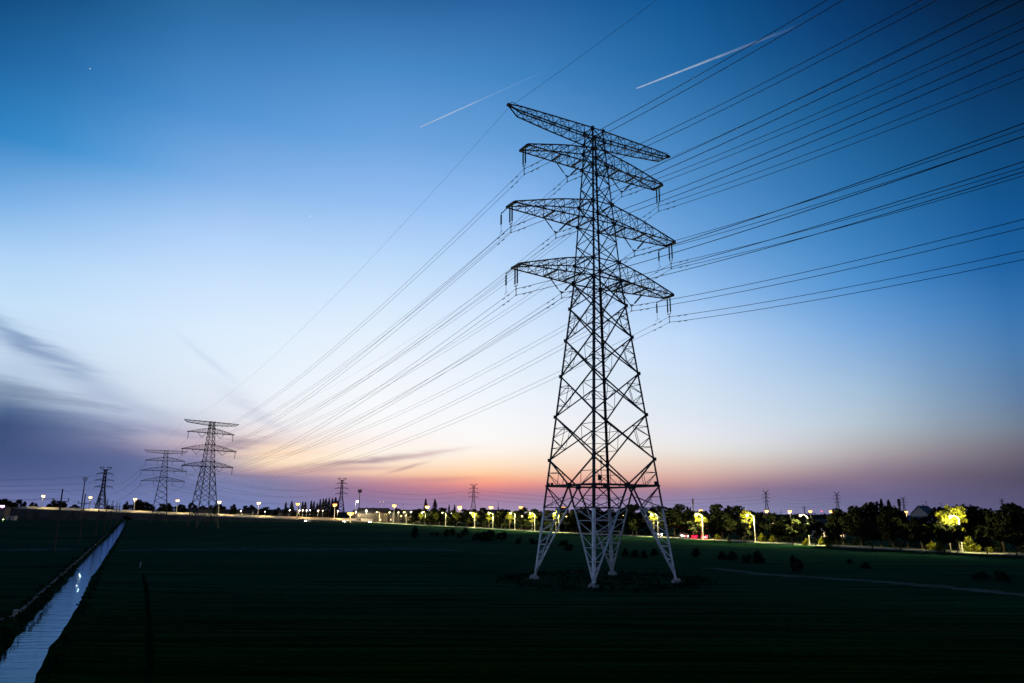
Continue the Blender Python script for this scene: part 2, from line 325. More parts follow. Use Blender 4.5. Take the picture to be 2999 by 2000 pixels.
def water_material():
    m = bpy.data.materials.new('canal_water'); m.use_nodes = True
    nt = m.node_tree; nt.nodes.clear(); L = nt.links.new
    df = nt.nodes.new('ShaderNodeBsdfDiffuse'); df.inputs[0].default_value = (.004, .012, .022, 1)
    gl = nt.nodes.new('ShaderNodeBsdfGlossy'); gl.inputs[0].default_value = (.27, .56, .95, 1); gl.inputs['Roughness'].default_value = .06
    fr = nt.nodes.new('ShaderNodeFresnel'); fr.inputs[0].default_value = 1.20
    mx = nt.nodes.new('ShaderNodeMixShader'); L(fr.outputs[0], mx.inputs[0]); L(df.outputs[0], mx.inputs[1]); L(gl.outputs[0], mx.inputs[2])
    tcn = nt.nodes.new('ShaderNodeTexCoord')
    mp = nt.nodes.new('ShaderNodeMapping'); mp.inputs['Scale'].default_value = (.5, 1.6, 1); L(tcn.outputs['Object'], mp.inputs[0])
    n = nt.nodes.new('ShaderNodeTexNoise'); n.inputs['Scale'].default_value = .8; n.inputs['Detail'].default_value = 5; L(mp.outputs[0], n.inputs['Vector'])
    bp = nt.nodes.new('ShaderNodeBump'); bp.inputs['Strength'].default_value = .16; bp.inputs['Distance'].default_value = .25
    L(n.outputs['Fac'], bp.inputs['Height'])
    for q in (df, gl, fr): L(bp.outputs[0], q.inputs['Normal'])
    ot = nt.nodes.new('ShaderNodeOutputMaterial'); L(mx.outputs[0], ot.inputs['Surface'])
    MATS['canal_water'] = m
water_material()

# ------------------------------------------------------------------ mesh helpers
class MB:
    """collects boxes, bars, tubes and leaves; link() makes ONE mesh object"""
    def __init__(self): self.v = []; self.f = []; self.mi = []; self.cur = 0
    def add(self, vs, fs):
        o = len(self.v); self.v += [tuple(p) for p in vs]
        self.f += [tuple(i + o for i in q) for q in fs]; self.mi += [self.cur] * len(fs)
    def box(self, c, s, rz=0.0):
        cx, cy, cz = c; x, y, z = s[0] / 2, s[1] / 2, s[2] / 2
        ca, sa = math.cos(rz), math.sin(rz)
        vs = []
        for dz in (-z, z):
            for dx, dy in ((-x, -y), (x, -y), (x, y), (-x, y)):
                vs.append((cx + dx * ca - dy * sa, cy + dx * sa + dy * ca, cz + dz))
        self.add(vs, [(3, 2, 1, 0), (4, 5, 6, 7), (0, 1, 5, 4), (1, 2, 6, 5), (2, 3, 7, 6), (3, 0, 4, 7)])
    def bar(self, a, b, w, t=None):
        a, b = Vector(a), Vector(b); d = b - a
        if d.length < 1e-6: return
        d.normalize(); t = t or w
        s = d.cross(Vector((0, 0, 1)))
        if s.length < 1e-3: s = Vector((1, 0, 0))
        s.normalize(); n = d.cross(s)
        s *= w / 2; n *= t / 2
        vs = [a - s - n, a + s - n, a + s + n, a - s + n, b - s - n, b + s - n, b + s + n, b - s + n]
        self.add(vs, [(3, 2, 1, 0), (4, 5, 6, 7), (0, 1, 5, 4), (1, 2, 6, 5), (2, 3, 7, 6), (3, 0, 4, 7)])
    def angle(self, a, b, w, dx, dy, t=.025):
        """steel angle section from a to b, flanges pointing along dx and dy (towards the inside of the tower)"""
        a, b = Vector(a), Vector(b); dx, dy = Vector(dx), Vector(dy)
        prof = [Vector((0, 0, 0)), dx * w, dx * w + dy * t, dx * t + dy * t, dx * t + dy * w, dy * w]
        vs = [a + p for p in prof] + [b + p for p in prof]
        fs = [(i, (i + 1) % 6, (i + 1) % 6 + 6, i + 6) for i in range(6)] + [(5, 4, 3, 2, 1, 0), (6, 7, 8, 9, 10, 11)]
        self.add(vs, fs)
    def tube(self, pts, rad, n=6, cap=True):
        pts = [Vector(p) for p in pts]; rings = []
        for i, p in enumerate(pts):
            d = (pts[min(i + 1, len(pts) - 1)] - pts[max(i - 1, 0)]).normalized()
            s = d.cross(Vector((0, 0, 1)))
            if s.length < 1e-3: s = Vector((1, 0, 0))
            s.normalize(); u = s.cross(d)
            r = rad[i] if isinstance(rad, (list, tuple)) else rad
            rings.append([p + s * (r * math.cos(2 * math.pi * k / n)) + u * (r * math.sin(2 * math.pi * k / n)) for k in range(n)])
        vs = [q for rg in rings for q in rg]; fs = []
        for i in range(len(pts) - 1):
            for k in range(n):
                fs.append((i * n + k, i * n + (k + 1) % n, (i + 1) * n + (k + 1) % n, (i + 1) * n + k))
        if cap:
            fs.append(tuple(range(n - 1, -1, -1))); fs.append(tuple((len(pts) - 1) * n + k for k in range(n)))
        self.add(vs, fs)
    def lathe(self, c, prof, n=10):
        """profile of (radius, z) about a vertical axis through c"""
        vs, fs = [], []
        for r_, z_ in prof:
            for k in range(n):
                a = 2 * math.pi * k / n
                vs.append((c[0] + r_ * math.cos(a), c[1] + r_ * math.sin(a), c[2] + z_))
        for i in range(len(prof) - 1):
            for k in range(n):
                fs.append((i * n + k, i * n + (k + 1) % n, (i + 1) * n + (k + 1) % n, (i + 1) * n + k))
        fs.append(tuple(range(n - 1, -1, -1))); fs.append(tuple((len(prof) - 1) * n + k for k in range(n)))
        self.add(vs, fs)
    def leaf(self, p, s, rnd):
        a = Vector((rnd.gauss(0, 1), rnd.gauss(0, 1), rnd.gauss(0, 1))).normalized()
        b = a.cross(Vector((rnd.gauss(0, 1), rnd.gauss(0, 1), rnd.gauss(0, 1))))
        if b.length < 1e-3: return
        b.normalize(); a = a * s * .5; b = b * s * rnd.uniform(.25, .45)
        p = Vector(p)
        self.add([p - a, p + b, p + a, p - b], [(0, 1, 2, 3)])
    def mesh(self, name, mats):
        me = bpy.data.meshes.new(name)
        me.from_pydata(self.v, [], self.f)
        for m in (mats if isinstance(mats, (list, tuple)) else [mats]): me.materials.append(MATS[m])
        if any(self.mi): me.polygons.foreach_set('material_index', self.mi)
        me.update()
        return me
    def link(self, name, mats, parent=None, loc=None):
        o = bpy.data.objects.new(name, self.mesh(name, mats))
        COL.objects.link(o)
        if parent is not None: o.parent = parent
        if loc is not None: o.location = loc
        return o
def tag(o, label, cat, group=None):
    o['label'] = label; o['category'] = cat
    if group: o['group'] = group
    return o
def thing(name, label, cat, loc=(0, 0, 0), rz=0.0, group=None):
    o = bpy.data.objects.new(name, None); COL.objects.link(o)
    o.location = loc; o.rotation_euler = (0, 0, rz)
    return tag(o, label, cat, group)
def struct(o, kind='structure'):
    o['kind'] = kind; return o
def dup(root, label, loc, rz=0.0, scale=1.0, group=None):
    r = root.copy(); COL.objects.link(r)
    r.location = loc; r.rotation_euler = (0, 0, rz); r.scale = (scale,) * 3 if not isinstance(scale, tuple) else scale
    r['label'] = label
    if group: r['group'] = group
    for ch in list(root.children):
        c = ch.copy(); COL.objects.link(c); c.parent = r
        for g in list(ch.children):
            d = g.copy(); COL.objects.link(d); d.parent = c
    return r
ORD = ['first', 'second', 'third', 'fourth', 'fifth', 'sixth', 'seventh', 'eighth', 'ninth', 'tenth', 'eleventh', 'twelfth', 'thirteenth',
       'fourteenth', 'fifteenth', 'sixteenth', 'seventeenth', 'eighteenth', 'nineteenth', 'twentieth', 'twenty-first', 'twenty-second',
       'twenty-third', 'twenty-fourth', 'twenty-fifth', 'twenty-sixth', 'twenty-seventh', 'twenty-eighth', 'twenty-ninth', 'thirtieth']
for _t, _h in (('thirty', 'fortieth'), ('forty', 'fiftieth'), ('fifty', 'sixtieth'), ('sixty', 'seventieth')):
    ORD += [_t + '-' + ORD[_i] for _i in range(9)] + [_h]

# ------------------------------------------------------------------ ground with the canal cut into it
def interp(tab, x, k):
    for i in range(len(tab) - 1):
        if tab[i][0] <= x <= tab[i + 1][0]:
            t = (x - tab[i][0]) / (tab[i + 1][0] - tab[i][0])
            return tab[i][k] * (1 - t) + tab[i + 1][k] * t
    return tab[0][k] if x < tab[0][0] else tab[-1][k]
WZ = -0.5
_K = 750 / 2351.0
L_ED = [ground(x * _K, 1500 + y * _K, WZ) for x, y in ((-330, 1760), (0, 1370), (230, 1100), (440, 870), (640, 640), (760, 480), (900, 330), (1000, 240), (1140, 75))]
R_ED = [ground(x * _K, 1500 + y * _K, WZ) for x, y in ((60, 1900), (280, 1565), (430, 1260), (540, 1130), (690, 880), (830, 600), (900, 510), (1000, 350), (1100, 200), (1165, 72))]
LT = [(p.y, p.x) for p in L_ED]; RT = [(p.y, p.x) for p in R_ED]
def ed(tab, y):
    if y < tab[0][0]:
        s = (tab[1][1] - tab[0][1]) / (tab[1][0] - tab[0][0]); return tab[0][1] + s * (y - tab[0][0])
    return interp(tab, y, 1)
Y_END = min(LT[-1][0], RT[-1][0])
rg = random.Random(3)
stations = [-9000, -300, -40] + [20 + 2.0 * k for k in range(70)] + [160 + 8 * k for k in range(100) if 160 + 8 * k < Y_END - 4] + [Y_END, Y_END + 8, 14000]
gm, wv = MB(), []
rows = []
for y in stations:
    open_ = -40 <= y <= Y_END
    yl = max(y, -40)
    xl, xr = ed(LT, min(yl, Y_END)), ed(RT, min(yl, Y_END))
    if open_:
        jl, jr = rg.gauss(0, .10) - .1, rg.gauss(0, .06)
        xl += jl; xr += jr
        sc_ = 1.0
        zs = [0, 0, .06 + .05 * rg.random(), .12 + .08 * rg.random(), -.75, -.75, .10 + .06 * rg.random(), .04, 0, 0]
    else:
        zs = [0] * 10
    xs_ = [-14000, xl - 9, xl - 3.0, xl - 1.1, xl + .12, xr - .12, xr + .7, xr + 2.2, xr + 6, 14000]
    rows.append([(a, y, z) for a, z in zip(xs_, zs)])
    if open_: wv.append(((xl - .35, y, WZ), (xr + .35, y, WZ)))
flat = [p for r_ in rows for p in r_]
n_ = 10
gm.add(flat, [(i * n_ + k, i * n_ + k + 1, (i + 1) * n_ + k + 1, (i + 1) * n_ + k) for i in range(len(rows) - 1) for k in range(n_ - 1)])
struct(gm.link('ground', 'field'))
wm_ = MB()
wm_.add([p for pr in wv for p in pr], [(2 * i, 2 * i + 1, 2 * i + 3, 2 * i + 2) for i in range(len(wv) - 1)])
struct(wm_.link('water', 'canal_water'))

def ribbon(pts, width, mb, z=None, side=0.0):
    """flat strip along a polyline of 3D points"""
    pts = [Vector(p) for p in pts]; vs = []
    for i, p in enumerate(pts):
        d = pts[min(i + 1, len(pts) - 1)] - pts[max(i - 1, 0)]; d.z = 0; d.normalize()
        s = Vector((d.y, -d.x, 0))
        vs += [p + s * (side + width / 2), p + s * (side - width / 2)]
    mb.add(vs, [(2 * i, 2 * i + 1, 2 * i + 3, 2 * i + 2) for i in range(len(pts) - 1)])
    return vs
def offset(pts, o, dz=0.0):
    pts = [Vector(p) for p in pts]; out = []
    for i, p in enumerate(pts):
        d = pts[min(i + 1, len(pts) - 1)] - pts[max(i - 1, 0)]; d.z = 0; d.normalize()
        out.append(p + Vector((d.y, -d.x, 0)) * o + Vector((0, 0, dz)))
    return out
def strip_box(pts, w, h, mb):
    """a long low wall of width w and height h standing on a polyline"""
    a = offset(pts, w / 2); b = offset(pts, -w / 2); up = Vector((0, 0, h)); vs = []
    for p, q in zip(a, b): vs += [p, q, q + up, p + up]
    n = len(pts); fs = []
    for i in range(n - 1):
        for k in range(4): fs.append((4 * i + k, 4 * i + (k + 1) % 4, 4 * i + 4 + (k + 1) % 4, 4 * i + 4 + k))
    fs += [(3, 2, 1, 0), tuple(4 * (n - 1) + k for k in range(4))]
    mb.add(vs, fs)
def densify(pts, step):
    pts = [Vector(p) for p in pts]; out = []
    for a, b in zip(pts, pts[1:]):
        n = max(1, int((b - a).length / step)); out += [a.lerp(b, i / n) for i in range(n)]
    return out + [pts[-1]]

# low field dyke, worn soil round the pylon feet, dirt track, concrete irrigation kerb
def rough_strip(pts, w, mb, amp, z, rnd):
    vs = []
    pts = densify(pts, 1.2)
    for i, p in enumerate(pts):
        d = pts[min(i + 1, len(pts) - 1)] - pts[max(i - 1, 0)]; d.z = 0; d.normalize(); s = Vector((d.y, -d.x, 0))
        ww = w / 2 * (1 + rnd.uniform(-amp, amp))
        vs += [p + s * ww + Vector((0, 0, z)), p - s * ww * rnd.uniform(.8, 1.2) + Vector((0, 0, z))]
    mb.add(vs, [(2 * i, 2 * i + 1, 2 * i + 3, 2 * i + 2) for i in range(len(pts) - 1)])
rnd = random.Random(11)
mb = MB()
for x0, x1 in ((330, 1358), (-80, 262)):
    a, b = ground(x0, 1613), ground(x1, 1612)
    pts = densify([a, b], 1.5); vs = []
    for i, p in enumerate(pts):
        hgt = .26 * min(1, i / 6, (len(pts) - 1 - i) / 6) * rnd.uniform(.75, 1.1)
        vs += [p + Vector((0, -1.1, .002)), p + Vector((0, -.9, hgt)), p + Vector((0, 3.2, hgt * 1.5)), p + Vector((0, 3.6, .002))]
    mb.add(vs, [(4 * i + k, 4 * i + k + 1, 4 * i + 5 + k, 4 * i + 4 + k) for i in range(len(pts) - 1) for k in range(3)])
struct(mb.link('field_dyke', 'path_soil'))
mb = MB()
rough_strip([ground(2080, 1663), ground(2220, 1680), ground(2370, 1690), ground(2560, 1702), ground(2800, 1722), ground(3100, 1752)], 3.0, mb, .45, .008, rnd)
struct(mb.link('dirt_track', 'track_soil'))
mb = MB()
strip_box([ground(-60, 1842), ground(45, 1808), ground(165, 1700), ground(262, 1612), ground(320, 1560)], .3, .2, mb)
struct(mb.link('irrigation_kerb', 'stained_concrete'))
mb = MB()                                   # wheel tracks in the crop, bare dark soil
for pl in (((420, 1680), (430, 1740), (438, 1850), (440, 2040)), ((345, 1660), (318, 1760), (285, 1850), (240, 2030))):
    rough_strip([ground(x, y) for x, y in pl], .38, mb, .3, .006, rnd)
struct(mb.link('wheel_track', 'soil'))
mb = MB(); rw = random.Random(14)            # ragged grass along both canal banks
for tab, o_ in ((LT, -1.1), (RT, 1.0)):
    for k in range(1200 if o_ < 0 else 500):
        y = 24 + (Y_END - 26) * rw.random() ** 2.2
        if y < 60 and rw.random() < .3: continue
        c = Vector((ed(tab, y) + o_ + rw.gauss(0, .42 if o_ < 0 else .18), y, .05))
        for _ in range(3): mb.leaf(c + Vector((rw.gauss(0, .12), rw.gauss(0, .2), .22 * rw.random())), rw.uniform(.2, .45), rw)
o = mb.link('bank_grass', 'rough_grass'); o['kind'] = 'stuff'

# ------------------------------------------------------------------ lattice pylons
T_POS, T_PHI = Vector((11.318, 93.459, 0)), R(30.598)
def lerp(a, b, t): return tuple(x * (1 - t) + y * t for x, y in zip(a, b))
def ins_string(mb, a, b, r):
    """ribbed insulator string from a to b with end fittings"""
    a, b = Vector(a), Vector(b); L = (b - a).length
    n = max(5, int(L / .17)); pts, rad = [], []
    pts.append(a); rad.append(.025); pts.append(a.lerp(b, .07)); rad.append(.03)
    for i in range(n):
        t0 = .08 + .82 * i / n
        pts.append(a.lerp(b, t0)); rad.append(r)
        pts.append(a.lerp(b, t0 + .82 / n * .6)); rad.append(r * .62)
    pts.append(a.lerp(b, .92)); rad.append(.03); pts.append(b); rad.append(.025)
    mb.tube(pts, rad, 7)
class Pylon:
    def __init__(s, name, label, loc, phi, arms, lower, waist, w0, wk, zk, wt, detail=True, vstr=True, group=None):
        """arms: list of (z_low, z_up, half length) bottom to top, last = earth-wire arm; lower: brace levels from the waist up to zk"""
        s.root = thing(name, label, 'pylon', loc, phi, group)
        zt = arms[-1][1]
        def w(z): return w0 + (wk - w0) * z / zk if z < zk else wk + (wt - wk) * (z - zk) / (zt - zk)
        s.w = w
        ST = 'steel_shaded' if detail else 'far_steel'
        LEG_ST = 'steel_lit' if detail else 'far_steel'
        k_ = 1.0 if detail else 1.35
        zleg = waist * .765                       # top of the splayed leg frames
        C4 = ((-1, -1), (1, -1), (1, 1), (-1, 1))
        def P(sx, sy, z): return (sx * w(z), sy * w(z), z)
        # four main legs above the splayed leg frames
        for sx, sy in C4:
            mb = MB()
            for za, zb, ww in ((zleg, zk, .27 * k_), (zk, zt, .20 * k_)):
                if detail: mb.angle(P(sx, sy, za), P(sx, sy, zb), ww, (-sx, 0, 0), (0, -sy, 0), .03)
                else: mb.bar(P(sx, sy, za), P(sx, sy, zb), ww * .8)
            for z in [zk] + [a[0] for a in arms] + [a[1] for a in arms] + lower:
                mb.box(P(sx, sy, z), (.34 * k_, .34 * k_, .42 * k_))     # gusset plates at the joints
            mb.link('main_leg', ST, s.root)
        # bracing of the four faces
        up = sorted(set([zk] + [z for a in arms for z in a[:2]]))
        full = []
        for a, b in zip(up, up[1:]):
            n = 2 if b - a > 4 else 1
            full += [a + (b - a) * i / n for i in range(n)]
        full.append(up[-1])
        lv = sorted(lower + [waist]) + [zk]
        for fi in range(4):
            (ax, ay), (bx, by) = C4[fi], C4[(fi + 1) % 4]
            mb = MB()
            A = lambda z: P(ax, ay, z)
            B = lambda z: P(bx, by, z)
            for z0, z1 in zip(full, full[1:]):
                mb.bar(A(z0), B(z1), .10 * k_); mb.bar(B(z0), A(z1), .10 * k_)
            for z in up: mb.bar(A(z), B(z), .12 * k_)
            for i, (z0, z1) in enumerate(zip(lv, lv[1:])):
                if i == 0:        # inverted V down to the middle of the waist beam
                    M = lerp(A(z0), B(z0), .5)
                    for X in (A, B):
                        mb.bar(X(z1), M, .15 * k_)
                        if detail:
                            q = lerp(X(z1), M, .5); mb.bar(X((z0 + z1) / 2), q, .07)
                            mb.bar(q, lerp(X(z0), M, .5), .06); mb.bar(X((z0 + z1) / 2), lerp(X(z0), M, .5), .06)
                    continue
                mb.bar(A(z0), B(z1), .14 * k_); mb.bar(B(z0), A(z1), .14 * k_)
                if detail:
                    for X, Y in ((A, B), (B, A)):
                        qu = lerp(X(z1), Y(z0), .27); ql = lerp(X(z0), Y(z1), .27)
                        zm = (z0 + z1) / 2
                        mb.bar(X(qu[2]), qu, .065); mb.bar(X(ql[2]), ql, .065); mb.bar(qu, ql, .055)
                        mb.bar(X(zm), qu, .065); mb.bar(X(zm), ql, .065)
            mb.link('face_bracing', ST, s.root)
        # waist beam with plan bracing
        mb = MB()
        for fi in range(4):
            (ax, ay), (bx, by) = C4[fi], C4[(fi + 1) % 4]
            mb.bar(P(ax, ay, waist), P(bx, by, waist), .24 * k_)
            (cx, cy) = C4[(fi + 2) % 4]
            if detail:
                mb.bar(lerp(P(ax, ay, waist), P(bx, by, waist), .5), lerp(P(bx, by, waist), P(cx, cy, waist), .5), .1)
                mb.box(lerp(P(ax, ay, waist), P(bx, by, waist), .5), (.5, .5, .55))
        mb.link('waist_beam', ST, s.root)
        # splayed leg frames: corner leg, two inclined struts, rungs and lacing
        zf = .35
        for sx, sy in C4:
            ub, lb = MB(), MB()
            foot = Vector(P(sx, sy, zf))
            for ox, oy in ((1, 0), (0, 1)):
                mid = Vector(P(sx * (0 if ox else 1), sy * (0 if oy else 1), waist))
                if ox: mid = Vector((0, sy * w(waist), waist))
                else: mid = Vector((sx * w(waist), 0, waist))
                tt = (waist - zleg) / (waist - zf)
                kp = mid.lerp(foot, tt * 1.0)
                ub.bar(mid, kp, .17 * k_)
                ub.bar(P(sx, sy, waist), kp, .10 * k_); ub.bar(P(sx, sy, zleg), mid.lerp(kp, .5), .07 * k_)
                ub.bar(P(sx, sy, zleg), kp, .11 * k_)
                if detail:
                    ub.bar(P(sx, sy, (waist + zleg) / 2), lerp(P(sx, sy, waist), kp, .5), .06)
                    ub.bar(lerp(P(sx, sy, zleg), kp, .5), lerp(P(sx, sy, waist), kp, .5), .05)
                lb.bar(kp, foot, .15 * k_)
                ts = (.18, .36, .54, .72, .87)
                prev = None
                for t in ts:
                    z = zleg + (zf - zleg) * t
                    a = Vector(P(sx, sy, z)); b = kp.lerp(foot, t)
                    lb.bar(a, b, .075 * k_)
                    if prev: lb.bar(prev[1], a, .06 * k_)
                    else: lb.bar(kp, a, .06 * k_)
                    prev = (a, b)
            if detail: ub.angle(P(sx, sy, zleg), P(sx, sy, waist), .28, (-sx, 0, 0), (0, -sy, 0), .03)
            ub.link('knee_bracing', ST, s.root)
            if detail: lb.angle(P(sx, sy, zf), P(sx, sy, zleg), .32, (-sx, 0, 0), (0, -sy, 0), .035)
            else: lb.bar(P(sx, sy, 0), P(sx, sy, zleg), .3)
            lb.link('leg_frame', LEG_ST, s.root)
            if detail:
                fb = MB()
                fb.lathe((foot.x, foot.y, 0), [(.62, -.1), (.60, .22), (.46, .30), (.40, .40)], 14)
                fb.box((foot.x, foot.y, .42), (.62, .62, .06))
                fb.link('footing', 'concrete', s.root)
        # cross arms
        s.att = {}
        names = ['lowest', 'second lowest', 'third', 'topmost']
        for ai, (zl, zu, L) in enumerate(arms):
            top = ai == len(arms) - 1
            for sg in (-1, 1):
                mb = MB()
                wl, wu = w(zl), w(zu)
                if top:
                    prof = [(0, wl, zl, wu, zu), (.5, wl * .75, zl + .42, wu * .75, zu), (.88, .5, zl + .80, .46, zu), (1.0, .10, zu - .12, .10, zu)]
                    nb = 10
                else:
                    tw = 1.0
                    prof = [(0, wl, zl, wu, zu), (.42, wl + (tw - wl) * .42, zl, wu + (tw - wu) * .42, zl + .68 * (zu - zl)), (1.0, tw, zl, tw, zl + .14)]
                    nb = 8
                x0 = wl
                def sect(t):
                    for p0, p1 in zip(prof, prof[1:]):
                        if p0[0] <= t <= p1[0] + 1e-9:
                            q = (t - p0[0]) / (p1[0] - p0[0]); a = [u_ * (1 - q) + v_ * q for u_, v_ in zip(p0, p1)]
                            x = sg * (x0 + (L - x0) * t)
                            return [Vector((x, -a[1], a[2])), Vector((x, a[1], a[2])), Vector((x, -a[3], a[4])), Vector((x, a[3], a[4]))]
                ts = [i / nb for i in range(nb + 1)]
                if top: ts = sorted(set(ts[:-2] + [.88, 1.0]))
                S = [sect(t) for t in ts]
                ch, br = .135 * k_, .06 * k_
                for i in range(len(S) - 1):
                    a, b = S[i], S[i + 1]
                    for q in range(4): mb.bar(a[q], b[q], ch)
                    if not detail and i % 2 == 0 and False: continue
                    for lo, hi in ((0, 2), (1, 3)):                     # side lacing
                        if i % 2: mb.bar(a[lo], b[hi], br)
                        else: mb.bar(a[hi], b[lo], br)
                        if i: mb.bar(a[lo], a[hi], br)
                    if detail:
                        for m_, n2_ in ((0, 1), (2, 3)):                # plan lacing
                            if i % 2: mb.bar(a[m_], b[n2_], br * .9)
                            else: mb.bar(a[n2_], b[m_], br * .9)
                            if i: mb.bar(a[m_], a[n2_], br * .9)
                        if i % 2: mb.bar(a[0], a[3], br * .8)
                e = S[-1]
                if top:
                    mb.box(e[2].lerp(e[1], .5), (.5, .4, .34))
                    mb.bar(e[2], e[2] + Vector((-sg * .3, 0, .45)), .06); mb.bar(e[2] + Vector((-sg * .3, 0, .45)), sect(.88)[2], .05)
                else:
                    mb.bar(e[0], e[1], .30 * k_)
                    for t in (.18, .5):                                 # heavy cross beams carrying the V-strings
                        q = sect(t); mb.bar(q[0], q[1], .2 * k_)
                arm = mb.link('cross_arm', ST, s.root)
                side = 'left' if sg < 0 else 'right'
                if top:
                    s.att[(ai, side, 'tip')] = [Vector((sg * (L - .05), 0, zu - .35))]
                    continue
                # outer double I-string
                I = MB(); xt = sg * (L - .05)
                ln = 2.55 if detail or vstr else 2.6
                if detail:
                    for dy in (-.28, .28):
                        ins_string(I, (xt, dy, zl - .10), (xt, dy, zl - ln), .12)
                    I.bar((xt, -.34, zl - ln), (xt, .34, zl - ln), .07)
                    I.bar((xt, 0, zl - ln), (xt, 0, zl - ln - .35), .06)
                    for dy in (-.09, .09): I.bar((xt, dy, zl - ln - .35), (xt, dy * .4, zl - 3.75), .035)
                    I.box((xt, 0, zl - 2.95), (.09, .34, .10)); I.box((xt, 0, zl - 3.75), (.09, .34, .10))
                else: I.bar((xt, 0, zl), (xt, 0, zl - 3.4), .2)
                I.link('insulator_string', 'insulator', arm)
                s.att[(ai, side, 'tip')] = [Vector((xt, 0, zl - 2.95)), Vector((xt, 0, zl - 3.75))]
                # inner V-string (or plain string on the older pylon)
                xv = sg * (w(zl) + (L - w(zl)) * s.vpos(ai, L, w(zl)))
                V = MB()
                if vstr:
                    ya = zl - 2.1
                    for dx, r_ in ((-2.35, .09), (2.35, .125)):
                        if detail:
                            V.bar((xv + dx, 0, zl - .05), (xv + dx * .86, 0, zl - .38), .05)
                            ins_string(V, (xv + dx * .86, 0, zl - .38), (xv + dx * .16, 0, ya - .02), r_)
                            V.bar((xv + dx * .16, 0, ya - .02), (xv, 0, ya - .12), .06)
                        else: V.bar((xv + dx, 0, zl), (xv, 0, ya - .2), .16)
                    if detail:
                        V.box((xv, 0, ya - .16), (.55, .08, .14))
                        for dy in (-.09, .09): V.bar((xv, dy, ya - .2), (xv, dy * .4, zl - 3.08), .035)
                        V.box((xv, 0, zl - 2.40), (.09, .34, .10)); V.box((xv, 0, zl - 3.10), (.09, .34, .10))
                    s.att[(ai, side, 'inner')] = [Vector((xv, 0, zl - 2.40)), Vector((xv, 0, zl - 3.10))]
                    V.link('v_string', 'insulator', arm)
                else:
                    V.bar((xv, 0, zl), (xv, 0, zl - 2.8), .2)
                    V.link('insulator_string', 'insulator', arm)
                    s.att[(ai, side, 'inner')] = [Vector((xv, 0, zl - 2.8)), Vector((xv, 0, zl - 2.8))]
                if detail and ai < 2:        # surge arrester on a bracket beside the outer string
                    Q = MB(); yo = 2.5
                    Q.bar((xt, .9, zl - .05), (xt, yo, zl - .28), .09); Q.bar((xt, yo, zl - .1), (xt, yo, zl - .5), .06)
                    ins_string(Q, (xt, yo, zl - .35), (xt, yo, zl - 2.0), .13)
                    Q.bar((xt, yo, zl - 2.0), (xt, yo, zl - 2.85), .035); Q.bar((xt - .1, yo - .55, zl - 2.78), (xt + .1, yo + .55, zl - 2.9), .035)
                    Q.link('surge_arrester', 'insulator', arm)
    def vpos(s, ai, L, wl):
        x = {0: 5.78, 1: 6.6, 2: 4.66}[ai]
        return (x - wl) / (L - wl)
    def at(s, key, i=0):
        p = s.att[key][min(i, len(s.att[key]) - 1)]
        ph = s.root.rotation_euler[2]; l = s.root.location
        return Vector((l[0] + p.x * math.cos(ph) - p.y * math.sin(ph), l[1] + p.x * math.sin(ph) + p.y * math.cos(ph), l[2] + p.z))

ARMS = [(37.95, 40.5, 12.65), (46.0, 48.8, 13.45), (54.42, 56.79, 11.5), (58.17, 60.0, 13.8)]
main = Pylon('lattice_pylon', 'huge dark lattice pylon on four pale splayed legs standing in the near field', T_POS, T_PHI, ARMS,
             [14.55, 20.1, 25.4, 30.2, 34.5], 11.3, 6.18, 2.30, 37.9, .93, group='tall four-armed pylons of the big line')
DZ = 8.64
P1_POS, P1_PHI = Vector((-149.9, 367.2, 0)), R(47.1)
pyl1 = Pylon('lattice_pylon', 'tall dark lattice pylon, the taller of the two four-armed ones at left', P1_POS, P1_PHI,
             [(a - DZ, b - DZ, L) for a, b, L in ARMS], [12.0, 16.5, 21, 25.4], 8.0, 5.4, 2.30, 37.9 - DZ, .93, detail=False,
             group='tall four-armed pylons of the big line')
P2_POS, P2_PHI = Vector((-241.3, 517.2, 0)), R(26.1)
pyl2 = Pylon('lattice_pylon', 'dark four-armed lattice pylon, shorter neighbour left of the tall left one', P2_POS, P2_PHI,
             [(28.0, 30.6, 13.6), (34.9, 37.6, 14.4), (41.8, 44.3, 12.4), (46.8, 48.9, 13.6)], [10.5, 14.5, 18.5, 22.5], 7.5, 5.2, 2.4, 28.0, 1.0, detail=False, vstr=False,
             group='tall four-armed pylons of the big line')
W_ = main.w(11.3)
for x_, y_, dz_, sx_, sy_ in ((-W_ - .16, .84 * W_, .1, .06, .55), (-W_ - .16, .68 * W_, .1, .06, .55), (-.84 * W_, -W_ - .16, .7, .55, .06), (-.66 * W_, -W_ - .16, -.15, .95, .06), (.86 * W_, -W_ - .16, .25, .5, .06)):
    b_ = MB(); b_.box((x_, y_, 11.3 + dz_), (sx_, sy_, .55)); b_.bar((x_, y_, 11.3 + dz_), (x_ * .985, y_ * .985, 11.3), .06); b_.link('number_plate', 'dark_pole', main.root)
b_ = MB()                                    # small weather sensor on a bracket inside the frame
b_.bar((1.2, 1.6, 11.3), (1.2, 1.6, 15.2), .07); b_.lathe((1.2, 1.6, 14.3), [(.12, 0), (.2, .08), (.2, .22), (.1, .3)], 8)
b_.box((1.2, 1.6, 15.2), (.9, .5, .06)); b_.link('weather_sensor', 'dark_pole', main.root)

